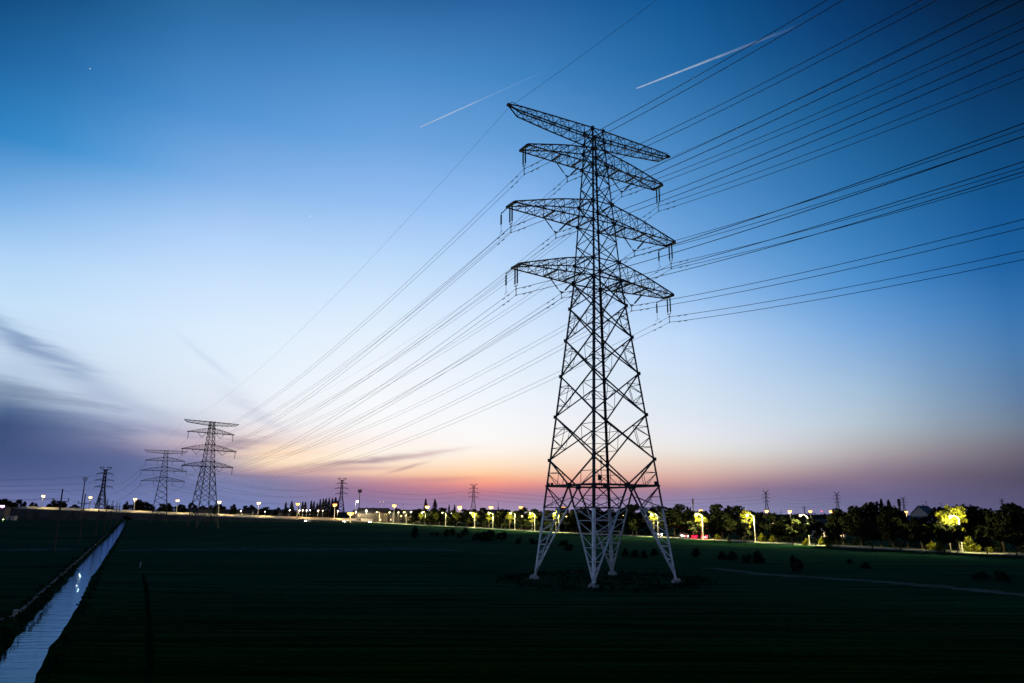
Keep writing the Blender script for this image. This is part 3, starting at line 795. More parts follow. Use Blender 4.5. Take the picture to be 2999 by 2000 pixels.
# ------------------------------------------------------------------ conductors of the big line
def wire_obj(a, b, sag, r, label, group, n=44, name='power_line', dampers=False, damp_b=False):
    mb = MB(); pts = []
    for i in range(n + 1):
        t = i / n
        p = a.lerp(b, t); p.z -= 4 * sag * t * (1 - t); pts.append(p)
    mb.tube(pts, r, 5)
    if dampers:
        L = (b - a).length
        for dist in (1.9, 3.1):
            t = dist / L; p = a.lerp(b, t); p.z -= 4 * sag * t * (1 - t); d = (b - a).normalized()
            mb.tube([p + Vector((0, 0, -.09)) - d * .24, p + Vector((0, 0, -.09)) - d * .12], .055, 5)
            mb.tube([p + Vector((0, 0, -.09)) + d * .12, p + Vector((0, 0, -.09)) + d * .24], .055, 5)
            mb.tube([p + Vector((0, 0, -.09)) - d * .2, p + Vector((0, 0, -.09)) + d * .2], .018, 4)
            mb.bar(p, p + Vector((0, 0, -.1)), .03)
    return tag(mb.link(name, 'cable'), label, 'wire', group)
ARM_N = ['lowest arm', 'middle arm', 'upper arm', 'topmost arm']
th = T_PHI + math.pi / 2 + .0232
vR = Vector((-math.cos(th), -math.sin(th), 0))
SPAN_R, SAG_R = 147.5, 4.66
for (ai, side, pos), pts in main.att.items():
    two = len(pts) == 2
    for i in range(len(pts)):
        what = ('earth wire' if not two else ('upper wire' if i == 0 else 'lower wire'))
        where = f"{side} tip of big pylon's {ARM_N[ai]}" if pos == 'tip' else f"{side} V-string on big pylon's {ARM_N[ai]}"
        a = main.at((ai, side, pos), i)
        wire_obj(a, pyl1.at((ai, side, pos), i), 8.4 if two else 6.8, .024 if two else .014,
                 f"{what} from {where}, toward the left pylons", 'wires of the big line toward the left pylons', dampers=two)
        if side == 'left' and not two: rr = .018
        else: rr = .033 if two else .018
        wire_obj(a, a + vR * SPAN_R, SAG_R if two else 3.6, rr,
                 f"{what} from {where}, toward upper right", 'wires of the big line toward the upper right', dampers=two)
for (ai, side, pos), pts in pyl1.att.items():
    where = f"{side} tip of taller left pylon's {ARM_N[ai]}" if pos == 'tip' else f"{side} insulator of taller left pylon's {ARM_N[ai]}"
    wire_obj(pyl1.at((ai, side, pos), 0), pyl2.at((ai, side, pos), 0), 4.0, .030 if len(pts) == 2 else .02,
             f"thin wire from {where} to shorter pylon", 'wires between the two left pylons', n=24)

# ------------------------------------------------------------------ highway on its ramp at the left, and the side road with trees at the right
HW = [stand(-260, 770, 9.6), stand(60, 700, 9.2), stand(300, 690, 7.0), stand(480, 672, 5.0), stand(660, 650, 3.3), stand(800, 628, 2.2),
      stand(950, 600, 1.2), stand(1120, 575, .45), stand(1400, 575, .25), stand(1900, 600, .25), stand(2500, 650, .25), stand(3300, 720, .25)]
HW = densify(HW, 12)
SR = [stand(1090, 556, .35), stand(1230, 470, .12), stand(1380, 400, .10), stand(1500, 350, .10), stand(1650, 305, .10), stand(1900, 262, .10), stand(2013, 244, .10),
      stand(2300, 205, .10), stand(2500, 187, .10), stand(2750, 168, .10), stand(3000, 155, .10), stand(3400, 138, .10)]
SR = densify(SR, 6)
SR_T = [((p.x / p.y), p.y) for p in SR]
def side_d(px):
    d = ray(px, horizon_y(px)); return interp(sorted(SR_T), d.x / d.y, 1)
def hw_pt(px):
    d = ray(px, horizon_y(px)); k = d.x / d.y
    return interp(sorted((p.x / p.y, p.y, p.z) for p in HW), k, 1), interp(sorted((p.x / p.y, p.y, p.z) for p in HW), k, 2)
# highway: embankment body, carriageway, lane paint, added pale wall in place of the traffic light streak
mb = MB()
L_, R_ = offset(HW, 7.5), offset(HW, -7.5)
vs = []
for p, q in zip(L_, R_):
    vs += [Vector((p.x, p.y, -.05)), p + Vector((0, 0, -.02)), q + Vector((0, 0, -.02)), Vector((q.x, q.y, -.05))]
mb.add(vs, [(4 * i + k, 4 * i + k + 1, 4 * i + 5 + k, 4 * i + 4 + k) for i in range(len(HW) - 1) for k in range(3)])
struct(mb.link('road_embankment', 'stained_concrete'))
mb = MB(); ribbon(HW, 14.6, mb); struct(mb.link('highway', 'asphalt'))
mb = MB()
for o in (-6.6, -.2, .2, 6.6): ribbon([p + Vector((0, 0, .006)) for p in HW], .22, mb, side=o)
struct(mb.link('road_marking', 'road_paint'))
WALLP = [p for p in HW if p.x < stand(1120, 575).x]
mb = MB(); strip_box(offset(WALLP, -7.0, -.01), .3, 2.0, mb)  # added wall; its lamp-lit face imitates the streak of passing headlights
tag(mb.link('streak_wall', 'streak_wall_pale'), 'long pale barrier added on the raised highway to stand in for traffic light streaks', 'barrier')
gr = thing('guard_rail', 'low steel guard rail along the near edge of the raised highway', 'guard rail')
mb = MB(); strip_box(offset(WALLP, 7.1, .45), .08, .3, mb); mb.link('rail', 'pole_steel', gr)
mb = MB()
for p in offset(WALLP, 7.25)[::1]: mb.box((p.x, p.y, p.z + .35), (.12, .12, .8))
mb.link('post', 'pole_steel', gr)
# side road
mb = MB(); ribbon(SR, 9.0, mb, side=-5.5); struct(mb.link('side_road', 'asphalt'))
mb = MB(); strip_box(offset(SR, 0, -.08), 3.0, .20, mb); struct(mb.link('pavement', 'paving'))
mb = MB(); ribbon([p + Vector((0, 0, -.07)) for p in SR], 13.0, mb, side=8.2); struct(mb.link('unlit_strip', 'rough_grass'))  # dark strip added to hide the side lamps' spill on the field
mb = MB()
for p0 in range(4, len(SR) - 3, 2): ribbon([SR[p0] + Vector((0, 0, .006)), SR[p0].lerp(SR[p0 + 1], .5) + Vector((0, 0, .006))], .16, mb, side=-5.5)
struct(mb.link('lane_marking', 'road_paint'))

# ------------------------------------------------------------------ street lamps
def point(loc, power, color, parent, r=.25):
    d = bpy.data.lights.new('lamp_light', 'POINT'); d.energy = power; d.color = color; d.shadow_soft_size = r
    o = bpy.data.objects.new('lamp_light', d); COL.objects.link(o); o.parent = parent; o.location = loc
    return o
def lamp_mesh(h, arms, reach, pr, lamp_m, size):
    """pole with base sleeve, one or two curved arms, luminaires with glowing undersides"""
    P_ = MB()
    P_.tube([(0, 0, 0), (0, 0, h * .5), (0, 0, h - .3)], [pr * 1.25, pr, pr * .7], 8)
    P_.lathe((0, 0, 0), [(pr * 2.2, 0), (pr * 2.2, .12), (pr * 1.7, .16), (pr * 1.7, .9), (pr * 1.3, 1.0)], 8)
    H_ = []
    for sg in arms:
        pts = [(0, 0, h - .5), (sg * reach * .25, 0, h - .1), (sg * reach * .6, 0, h + .12), (sg * reach, 0, h + .18)]
        P_.tube(pts, [pr * .6, pr * .5, pr * .45, pr * .45], 6)
        H_.append((sg * (reach + size * .4), 0, h + .14))
    hd, gl = MB(), MB(); dp_ = 1.9 if size > .6 else .5
    for x, y, z in H_:
        hd.lathe((0, 0, 0), [(.01, 0)], 4) if False else None
        n = 10; vs = []
        for k_, (s_, dz) in enumerate(((1.0, 0.0), (.9, .16), (.45, .26))):
            for i in range(n):
                a = 2 * math.pi * i / n; vs.append((x + size * s_ * math.cos(a), y + size * .45 * s_ * math.sin(a), z + dz))
        hd.add(vs, [(k_ * n + i, k_ * n + (i + 1) % n, (k_ + 1) * n + (i + 1) % n, (k_ + 1) * n + i) for k_ in range(2) for i in range(n)] + [tuple(2 * n + i for i in range(n))])
        vs = []
        for k_, (s_, dz) in enumerate(((.95, -.01), (.85, -.3 * dp_), (.5, -.7 * dp_), (.12, -.85 * dp_))):
            for i in range(n):
                a = 2 * math.pi * i / n; vs.append((x + size * s_ * math.cos(a), y + size * .5 * s_ * math.sin(a), z + dz))
        gl.add(vs, [(k_ * n + (i + 1) % n, k_ * n + i, (k_ + 1) * n + i, (k_ + 1) * n + (i + 1) % n) for k_ in range(3) for i in range(n)] + [tuple(3 * n + n - 1 - i for i in range(n))])
    return P_, hd, gl, H_
LM = {}
def street_lamp(label, group, loc, rz, h, arms, reach, pr, lamp_m, size, power, color, name='street_lamp', lights=True):
    key = (h, arms, reach, pr, size, lamp_m)
    if key not in LM:
        P_, hd, gl, H_ = lamp_mesh(h, arms, reach, pr, lamp_m, size)
        LM[key] = (P_.mesh('pole', 'pole_steel'), hd.mesh('lamp_head', 'pole_steel'), gl.mesh('lamp_glass', lamp_m), H_)
    t = thing(name, label, 'street lamp', loc, rz, group)
    m = LM[key]
    for n_2, me in (('pole', m[0]), ('lamp_head', m[1]), ('lamp_glass', m[2])):
        o = bpy.data.objects.new(n_2, me); COL.objects.link(o); o.parent = t
    if lights:
        cx = sum(q[0] for q in m[3]) / len(m[3])
        point((cx, 0, h - (2.2 if size > .6 else .9)), power, color, t, .35)
    return t
WARM, GOLD, YEL = (1, .72, .30), (1, .56, .14), (1, .88, .36)
# tall double-armed lamps on the highway
hl = [(120.6, 1445, 'warm'), (260, 1455, 'warm'), (392, 1462, 'warm'), (517, 1469, 'warm'), (640, 1473.5, 'warm'), (756, 1477.6, 'warm'), (870.6, 1481, 'orange'), (979.7, 1484, 'orange'),
      (1154, 1485, 'orange'), (1251, 1486, 'orange'), (1346, 1487.6, 'orange'), (1437.6, 1487.6, 'orange'), (1525.7, 1489, 'orange'), (1650, 1491, 'orange'), (1905, 1492, 'warm'),
      (2053, 1496, 'orange'), (2246, 1498, 'orange'), (2314, 1499, 'orange'), (2374, 1499, 'orange'), (2434, 1499.5, 'orange'), (2655, 1500.5, 'orange')]
for i, (px, py, kind) in enumerate(hl):
    d, z = hw_pt(px); loc = stand(px, d, z)
    h = round(height_at(px, py, d) - z, 1)
    if i > 8: h = 12.0 if i < 14 else 10.5
    else: h = 12.6
    loc.z = z
    lab = (f'tall double-armed highway lamp with {"orange" if kind == "orange" else "warm white"} glow, {ORD[i]} from left of the tall row')
    street_lamp(lab, 'tall lamps along the highway', loc, .1, h, (-1, 1), .20, .30, 'lamp_warm' if kind == 'warm' else 'lamp_orange', 1.05,
                42000, WARM if kind == 'warm' else GOLD)
# single-armed lamps on the side road
sl = [1112, 1150, 1192, 1246, 1306, 1390, 1444, 1508, 1566, 1636, 1925, 2056, 2207, 2364, 2806]
for i, px in enumerate(sl):
    d = side_d(px); loc = stand(px, d, .12)
    white = px in (2364,)
    street_lamp(f'slim single-armed lamp among the roadside trees, {ORD[i]} from left of the side road row', 'single-armed lamps on the side road', loc, .25,
                7.6, (-1,), 1.9, .10, 'lamp_white', .42, 15000, YEL)
# smaller lights of the village and yards
yl = [(848, 1493.5, 700), (877, 1494, 700), (887, 1494, 700), (898, 1494, 700), (908, 1494.5, 700), (932, 1495, 690), (945, 1495.5, 690), (989, 1496, 690), (776, 1498, 700), (706, 1496, 720),
      (611, 1497, 720), (1043, 1498, 590), (1073, 1495, 590), (1117, 1499, 620), (1167, 1499.5, 560), (1180, 1493.5, 640), (1204, 1499.5, 560), (190, 1480, 800), (1983, 1498, 420), (2119, 1499, 520), (2128, 1502, 500),
      (2262, 1533.5, 330), (2566, 1528, 330), (2648, 1523, 330), (2935, 1500.5, 420), (2411, 1532, 300), (1272, 1527, 520)]
rl = random.Random(17)                         # more small lights half hidden among the roadside trees
for px in (1188, 1215, 1239, 1258, 1284, 1318, 1352, 1401, 1452, 1489, 1533, 1587, 1655, 1688, 1741, 1822, 1890, 2098, 2610):
    yl.append((px + rl.uniform(-5, 5), rl.uniform(1497, 1513), side_d(px) + rl.uniform(5, 22)))
for i, (px, py, d) in enumerate(yl):
    if px > 800 and d >= 690: d = 658
    z = height_at(px, py, d); z = max(z, 2.6)
    loc = stand(px, d, 0)
    t = thing('yard_lamp', f'small pale yard light on a short post, {ORD[i]} from left of the village lights', 'lamp', loc, 0, 'small lights around the village')
    P_ = MB(); P_.tube([(0, 0, 0), (0, 0, z - .2)], .06, 6); P_.lathe((0, 0, z + .22), [(.34, 0), (.25, .1), (.05, .16)], 8); P_.link('post', 'pole_steel' if d > 480 else 'dark_pole', t)
    G_ = MB(); G_.lathe((0, 0, z - .25), [(.12, 0), (.30, .12), (.32, .35), (.2, .47)], 8); G_.link('lamp_glass', 'small_lamp' if i % 4 else 'lamp_cool', t)
    if i < 17: point((0, -.6, z - .4), 3500, (1, .80, .50), t, .3)
yl_sorted = sorted(((o.location.x / o.location.y), o) for o in COL.objects if o.name.startswith('yard_lamp'))
for i, (_k, o) in enumerate(yl_sorted): o['label'] = f'small pale light on a short post, {ORD[i]} from left of the village lights'
# the large orange floodlight at the junction and the white mast lamp beside it
street_lamp('big orange floodlight glaring at the road junction, brightest in the village', None, stand(1027, 560, .3), 0, 6.8, (-1, 1), .5, .2, 'lamp_orange', 1.5, 9000, GOLD, 'floodlight')
street_lamp('tall slim lamp with a flat white head, left of the telecom mast', None, stand(1040, 640, 0), 0, 17.0, (1,), 1.0, .14, 'lamp_cool', 1.0, 900, (1, .95, .9), 'mast_lamp')
street_lamp('slim unlit-looking pole lamp right of the telecom mast, pale head', None, stand(1117, 690, 0), 0, 17.0, (-1, 1), 1.2, .13, 'window_lit', .6, 10, (1, .95, .9), 'mast_lamp')

# ------------------------------------------------------------------ cars
def car(label, loc, rz, paint, lit_front=False, lit_rear=False):
    t = thing('parked_car', label, 'car', loc, rz, 'cars on the roads')
    b = MB()
    prof = [(-2.1, .35), (-2.15, .75), (-1.9, .92), (-1.35, .98), (-.75, 1.42), (.7, 1.44), (1.35, 1.0), (2.0, .86), (2.15, .62), (2.1, .35)]
    vs = [(x, -.85 * (1 if z < 1.1 else .82), z) for x, z in prof] + [(x, .85 * (1 if z < 1.1 else .82), z) for x, z in prof]
    n = len(prof); b.add(vs, [(i, (i + 1) % n, (i + 1) % n + n, i + n) for i in range(n)] + [tuple(range(n - 1, -1, -1)), tuple(range(n, 2 * n))])
    b.link('body', paint, t)
    w = MB()
    for sg in (-1, 1): w.add([(-1.15, sg * .80, 1.02), (1.15, sg * .80, 1.02), (.62, sg * .715, 1.38), (-.7, sg * .715, 1.36)], [(0, 1, 2, 3)])
    w.add([(1.36, -.7, 1.03), (1.36, .7, 1.03), (.76, .62, 1.41), (.76, -.62, 1.41)], [(0, 1, 2, 3)]); w.add([(-1.42, -.7, 1.0), (-1.42, .7, 1.0), (-.84, .62, 1.4), (-.84, -.62, 1.4)], [(0, 1, 2, 3)])
    w.link('window', 'glass', t)
    for x in (-1.3, 1.3):
        for y in (-.8, .8):
            q = MB(); q.tube([(x, y - .11, .33), (x, y + .11, .33)], .33, 12); q.link('wheel', 'tyre', t)
    for y in (-.62, .62):
        q = MB(); q.box((2.12, y, .68), (.12, .34, .18)); q.link('headlight', 'headlight_glow' if lit_front else 'window_dark', t)
        q = MB(); q.box((-2.14, y, .80), (.12, .52, .22)); q.link('taillight', 'taillight_glow' if lit_rear else 'car_red', t)
    if lit_front: point((2.9, 0, .7), 900, (1, .9, .7), t, .2)
    if lit_rear: point((-2.7, 0, .8), 1200, (1, .02, .05), t, .2)
    return t
def road_dir(pts, p):
    i = min(range(len(pts) - 1), key=lambda k: (pts[k] - p).length)
    d = pts[i + 1] - pts[i]; return math.atan2(d.y, d.x)
def on_side(px, o):
    p = stand(px, side_d(px), .10); i = min(range(1, len(SR) - 1), key=lambda k: (SR[k] - p).length)
    d = (SR[i + 1] - SR[i - 1]).normalized(); return p + Vector((d.y, -d.x, 0)) * o, math.atan2(d.y, d.x)
for px, o, lab, paint in ((2007, -4.0, 'dark car with glowing red tail lights on the side road, left of two braking', 'car_dark'),
                          (2034, -4.2, 'silver car with glowing red tail lights on the side road, right of two braking', 'car_silver')):
    p, a = on_side(px, o); p.z = .104; car(lab, p, a + 2.2, paint, False, True)
for px, o, lab, paint in ((1880, -7.5, 'dark car with bright headlights between the pylon legs and trees', 'car_dark'),
                          (1945, -7.5, 'silver car with headlights on, just right of the right pylon leg', 'car_silver'),
                          (1962, -6.0, 'dark red car with headlights on, nearest the two braking cars', 'car_red')):
    p, a = on_side(px, o); p.z = .104; car(lab, p, a - .55, paint, True, False)
for px, lab in ((898, 'car with blinding headlights facing the field at the foot of the ramp'), (1010, 'small dark car with headlights on beside the orange floodlight'),
                (1085, 'pale car with headlights on at the village junction')):
    d, z = hw_pt(px); p = stand(px, d - 9, .02); car(lab, p, -1.5, 'car_silver', True, False)

# ------------------------------------------------------------------ trees and bushes
def crown_mesh(seed, rx, ry, z0, z1, clumps, leaves, size, squash=1.0, m='leaf_dark'):
    """leaf-sized faces gathered in clumps through an uneven crown"""
    r = random.Random(seed); mb = MB(); zc, rz_ = (z0 + z1) / 2, (z1 - z0) / 2
    cs = []
    for i in range(clumps):
        for _ in range(60):
            p = Vector((r.uniform(-1, 1), r.uniform(-1, 1), r.uniform(-1, 1)))
            if .30 < p.length < .92: break
        cs.append((Vector((p.x * rx, p.y * ry, zc + p.z * rz_)), r.uniform(.24, .44) * (rx + ry + rz_ * .6) / 2.6))
    for c, cr in cs:
        k = int(leaves / clumps * r.uniform(.6, 1.4))
        for _ in range(k):
            v = Vector((r.gauss(0, 1), r.gauss(0, 1), r.gauss(0, 1))).normalized() * cr * (r.random() ** .45)
            v.z *= .75
            p = c + v
            if p.z < z0 * .9: continue
            mb.leaf(p, size * r.uniform(.7, 1.4), r)
    return mb, cs
def trunk_mb(seed, h, r0, cs, lean=.3):
    r = random.Random(seed + 99); mb = MB()
    top = Vector((r.uniform(-lean, lean), r.uniform(-lean, lean), h))
    mid = top * .5 + Vector((r.uniform(-lean, lean) * .6, r.uniform(-lean, lean) * .6, 0))
    mb.tube([(0, 0, -.1), (0, 0, .25), mid, top], [r0 * 1.5, r0, r0 * .8, r0 * .55], 7)
    for c, cr in cs[:9]:
        a = mid.lerp(top, r.uniform(.3, 1)); m_ = a.lerp(c, .5) + Vector((0, 0, .25))
        mb.tube([a, m_, c], [r0 * .42, r0 * .28, r0 * .1], 5)
    return mb
def make_tree(seed, rx, ry, z0, z1, clumps, leaves, size, trunk_r, leaf_m, bark_m='bark'):
    mb, cs = crown_mesh(seed, rx, ry, z0, z1, clumps, leaves, size)
    return mb.mesh('crown', leaf_m), trunk_mb(seed, z0 + (z1 - z0) * .35, trunk_r, cs).mesh('trunk', bark_m)
TREES = {
    'broad': [make_tree(s, 4.6, 4.2, 2.0, 11.0, 34, 4600, .72, .24, 'leaf_dark') for s in (1, 2, 3, 4)],
    'round': [make_tree(s, 2.1, 2.1, 1.5, 5.6, 18, 1900, .46, .12, 'leaf_mid', 'bark') for s in (11, 12, 13)],
    'young': [make_tree(s, 1.9, 1.9, 3.4, 7.9, 22, 1500, .30, .09, 'leaf_young', 'pale_bark') for s in (21, 22, 23)],
}
def spire(seed, h, w):
    r = random.Random(seed); t = MB(); c = MB()
    t.tube([(0, 0, 0), (0, 0, h * .6), (r.uniform(-.2, .2), 0, h)], [.24, .13, .03], 6)
    for i in range(900):
        f = r.random() ** 1.1; z = h * (.10 + .9 * f); rad = w * (1 - f) ** .8 * r.uniform(.2, 1) + .06; a = r.uniform(0, 6.28)
        p = Vector((rad * math.cos(a), rad * math.sin(a), z + rad * .7)); d = Vector((math.cos(a) * .35, math.sin(a) * .35, .9)) * r.uniform(.6, 1.5)
        s = d.cross(Vector((r.gauss(0, 1), r.gauss(0, 1), r.gauss(0, 1))))
        if s.length < 1e-3: continue
        s = s.normalized() * .24
        c.add([p - d * .5, p + s, p + d * .5, p - s], [(0, 1, 2, 3)])
    return c.mesh('crown', 'needle'), t.mesh('trunk', 'bark')
TREES['spire'] = [spire(s, 20.0, w) for s, w in ((31, 3.2), (32, 4.0), (33, 2.6))]
tree_no = {}
def tree(kind, i, loc, label, group, scale=1.0, rz=0.0, sz=None, name='tree'):
    cm, tm = TREES[kind][i % len(TREES[kind])]
    t = thing(name, label, 'tree', loc, rz, group)
    t.scale = (scale, scale, sz if sz else scale)
    for n_2, me in (('crown', cm), ('trunk', tm)):
        o = bpy.data.objects.new(n_2, me); COL.objects.link(o); o.parent = t
    return t
rt = random.Random(5)
# broad old trees behind the side road: (pixel column of the crown, top row, crown half width in pixels, metres behind the road)
big = [(1228, 1487, 20, 16), (1262, 1492, 18, 14), (1288, 1485.5, 20, 18), (1330, 1493, 18, 15), (1368, 1488, 17, 14), (1414, 1486.5, 18, 16), (1470, 1490, 24, 17), (1527, 1485.5, 24, 16),
       (1580, 1487, 26, 14), (1636, 1486, 28, 16), (1700, 1485, 34, 15), (1762, 1488, 30, 18), (1812, 1484, 30, 14), (1862, 1477, 32, 12), (1930, 1479, 32, 15), (1975, 1476, 36, 13), (2022, 1489, 26, 15), (2066, 1496, 30, 16),
       (2112, 1474.5, 32, 14), (2172, 1481, 38, 13), (2212, 1491, 26, 17), (2268, 1502, 30, 14), (2322, 1508, 26, 22), (2462, 1488, 32, 13), (2514, 1475, 34, 12), (2572, 1470, 38, 14), (2606, 1478, 30, 11), (2648, 1512, 28, 12), (2690, 1507, 26, 10),
       (2770, 1485, 40, 13), (2822, 1476, 44, 12), (2868, 1482, 38, 15), (2926, 1477, 40, 11), (2972, 1473, 42, 13), (3030, 1474, 44, 14)]
for i, (px, py, hw, back) in enumerate(big):
    d = side_d(px) + back; z = height_at(px, py, d)
    s = z / 11.4; sx = hw * 1.42 * d / 2148 / 4.6
    t = tree('broad', i, stand(px, d, 0), f'broad dark old tree, {ORD[i] if i < 30 else ["", "fifth", "fourth", "third", "second", "last"][i - 29]} {"from left" if i < 30 else "from the right end"} of the belt behind the side road',
             'old trees behind the side road', s, rt.uniform(0, 6.28))
    t.scale = (sx, sx, s)
big_lab = [o for o in COL.objects if o.get('group') == 'old trees behind the side road']
for k, o in enumerate(big_lab[30:]): o['label'] = f'broad dark old tree at the right edge of the belt, {["fifth", "fourth", "third", "second", "first"][k]} from the right end'
# small round street trees at the edge of the field
small = [(1212, 1515, -2.6), (1244, 1517, -2.4), (1276, 1518, -2.6), (1322, 1517, -2.3), (1372, 1518, -2.5), (1421, 1520, -2.6), (1478, 1519, -2.2), (1541, 1520, -2.8), (1602, 1522, -2.5), (1668, 1520, -2.5), (1722, 1522, -2.6), (1790, 1516, -2.2),
         (1852, 1521, -2.6), (1988, 1519, -2.4), (2026, 1521, -2.5), (2088, 1520, -2.6), (2131, 1515, -2.3), (2178, 1521, -2.7), (2316, 1521, -2.3), (2382, 1519, -3.2), (2432, 1535, -2.5), (2545, 1519, -2.3),
         (2626, 1519, -2.6), (2700, 1530, -2.4), (2752, 1532, -2.5), (2790, 1538, -3.4), (2876, 1540, -2.6), (2960, 1530, -2.5)]
for i, (px, py, o) in enumerate(small):
    d = side_d(px) + o; z = height_at(px, py, d); s = max(.6, z / 5.6)
    tree('round', i, stand(px, d, 0), f'small dark round-headed street tree, {ORD[i]} from left along the field edge', 'small street trees along the field edge', s, rt.uniform(0, 6.28), name='street_tree')
# young trees close under the lamps, their leaves lit yellow-green
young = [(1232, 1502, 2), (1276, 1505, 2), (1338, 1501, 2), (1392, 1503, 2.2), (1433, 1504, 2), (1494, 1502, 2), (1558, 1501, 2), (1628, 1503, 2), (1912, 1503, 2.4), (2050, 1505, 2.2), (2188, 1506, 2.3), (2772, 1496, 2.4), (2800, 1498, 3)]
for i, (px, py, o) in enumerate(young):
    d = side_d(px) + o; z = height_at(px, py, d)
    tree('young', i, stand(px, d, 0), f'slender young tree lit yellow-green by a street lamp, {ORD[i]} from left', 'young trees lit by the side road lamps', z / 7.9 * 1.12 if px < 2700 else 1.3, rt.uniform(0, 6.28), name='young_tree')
# pointed bare-looking conifers behind the highway
sp_ = [(836, 1470), (853, 1468), (872, 1482), (885, 1469), (893, 1470), (910, 1466), (918, 1468), (928, 1474), (936, 1462), (945, 1461), (953, 1460), (962, 1458), (972, 1459), (981, 1457), (988, 1466), (1246, 1460.5), (1273, 1462),
       (1315, 1478), (1331, 1478), (2014, 1484), (2022, 1486), (2585, 1462), (2606, 1465)]
for i, (px, py) in enumerate(sp_):
    d = 690 + rt.uniform(-12, 20) if px < 1900 else 330
    z = height_at(px, py, d)
    tree('spire', i, stand(px, d, 0), f'tall pointed dark conifer with a narrow top, {ORD[i]} from left', 'pointed conifers on the skyline', z / 20.0, rt.uniform(0, 6.28), name='conifer_tree').scale = ((z / 20) * 1.15,) * 2 + (z / 20,)
# scattered round trees far left and behind the ramp
ft = [(8, 1474, 760, 1.5), (34, 1466, 800, 1.1), (58, 1462, 820, 1.0), (96, 1470, 850, .9), (157, 1464, 780, 1.15), (179, 1464, 780, 1.0), (368, 1468, 760, .6), (408, 1460, 760, 1.35), (480, 1474, 740, 1.3), (492, 1472, 745, 1.1),
      (528, 1474, 740, 1.1), (562, 1472, 760, 1.0), (641, 1474, 740, 1.2), (684, 1476, 730, .8), (776, 1482, 720, 1.3), (812, 1486, 730, 1.0), (1094, 1486, 700, 1.2), (1166, 1486, 650, 1.0), (1386, 1490, 640, 1.2),
      (-14, 1456, 700, 1.6), (20, 1460, 710, 1.5), (216, 1477, 790, 1.3), (320, 1480, 790, 1.2), (440, 1476, 770, 1.2), (590, 1480, 760, 1.3), (618, 1479, 760, 1.1), (722, 1480, 750, 1.2), (740, 1478, 750, 1.1), (850, 1484, 740, 1.2)]
ft.sort()
for i, (px, py, d, wv_) in enumerate(ft):
    z = height_at(px, py, d)
    t = tree('broad', i + 1, stand(px, d, 0), f'dark rounded tree on the far skyline, {ORD[i]} from left of the far trees', 'scattered far trees', z / 11.4, rt.uniform(0, 6.28))
    t.scale = (z / 11.4 * wv_ * .8,) * 2 + (z / 11.4,)
# far wood that closes the horizon: one mass of ragged crowns
rw = random.Random(21); mb = MB()
for i in range(520):
    px = rw.uniform(-120, 3120); d = rw.uniform(880, 1250)
    c = stand(px, d, 0); h = rw.uniform(6.5, 10.5) * (1.0 if px < 1900 else .9); w = rw.uniform(4, 9)
    spk = rw.random() < .16
    for k in range(34 if not spk else 26):
        f = rw.random()
        if spk: p = c + Vector((rw.gauss(0, .7) * (1 - f), rw.gauss(0, .7), f * h * rw.uniform(1.2, 1.7))); mb.leaf(p, 1.7, rw)
        else: p = c + Vector((rw.gauss(0, w * .5), rw.gauss(0, w * .5), h * (.08 + .9 * f ** .7))); mb.leaf(p, rw.uniform(1.6, 3.0), rw)
o = mb.link('far_wood', 'leaf_dark'); o['kind'] = 'stuff'
# hedge-like undergrowth between the side road and the big trees
mb = MB(); rw = random.Random(8)
for i in range(len(SR) * 3):
    k = rw.randrange(6, len(SR) - 1); p = SR[k]; q = SR[k - 1]; d = (p - q).normalized(); nrm = Vector((-d.y, d.x, 0))
    c = p + nrm * rw.uniform(10.5, 17) + d * rw.uniform(0, 6); hh = rw.uniform(.8, 2.6)
    for _ in range(60): mb.leaf(c + Vector((rw.gauss(0, 1.1), rw.gauss(0, 1.1), hh * rw.random() ** .8)), .6, rw)
o = mb.link('undergrowth', 'leaf_dark'); o['kind'] = 'stuff'

# dark bushes in the field
def bush_mesh(seed, rx, ry, h, n, s):
    r = random.Random(seed); mb = MB(); cs = [(r.uniform(-.6, .6) * rx, r.uniform(-.6, .6) * ry, r.uniform(.15, .75) * h, r.uniform(.22, .5)) for _ in range(10)]
    for i in range(n):
        cx, cy, cz, cr = r.choice(cs); v = Vector((r.gauss(0, 1), r.gauss(0, 1), r.gauss(0, 1))).normalized() * (r.random() ** .4) * cr
        p = Vector((cx + v.x * rx, cy + v.y * ry, max(.05, cz + v.z * h * .75))); mb.leaf(p, s * r.uniform(.7, 1.3), r)
    for k in range(6):
        c = cs[k]; mb.tube([(0, 0, -.05), (c[0] * .4, c[1] * .4, h * .3), (c[0], c[1], c[2])], [.05, .035, .012], 5)
    return mb.mesh('bush', 'bush_leaf')
BUSH = [bush_mesh(s, 1.0, 1.0, 1.5, 520, .24) for s in (41, 42, 43)]
bs = [(1216, 1577, 30, 36), (1264, 1568, 18, 12), (1281, 1570, 18, 12), (1310, 1572, 30, 24), (1328, 1568, 26, 22), (1345, 1574, 22, 14), (1362, 1570, 30, 24), (1396, 1582, 44, 26), (1430, 1584, 54, 34), (1468, 1583, 44, 26), (1516, 1594, 20, 22), (1562, 1594, 30, 20), (1600, 1600, 40, 24),
      (1648, 1600, 34, 20), (1666, 1612, 32, 20), (1832, 1632, 26, 26), (1858, 1634, 30, 26), (1886, 1634, 26, 24), (1917, 1629, 30, 24), (2036, 1632, 34, 30), (2116, 1638, 34, 24), (2146, 1642, 40, 28), (2182, 1648, 46, 26), (2220, 1648, 44, 36), (2334, 1678, 44, 50), (2534, 1664, 36, 18),
      (2488, 1650, 22, 14), (2874, 1698, 50, 24), (2940, 1702, 46, 30), (394, 1503, 26, 14)]
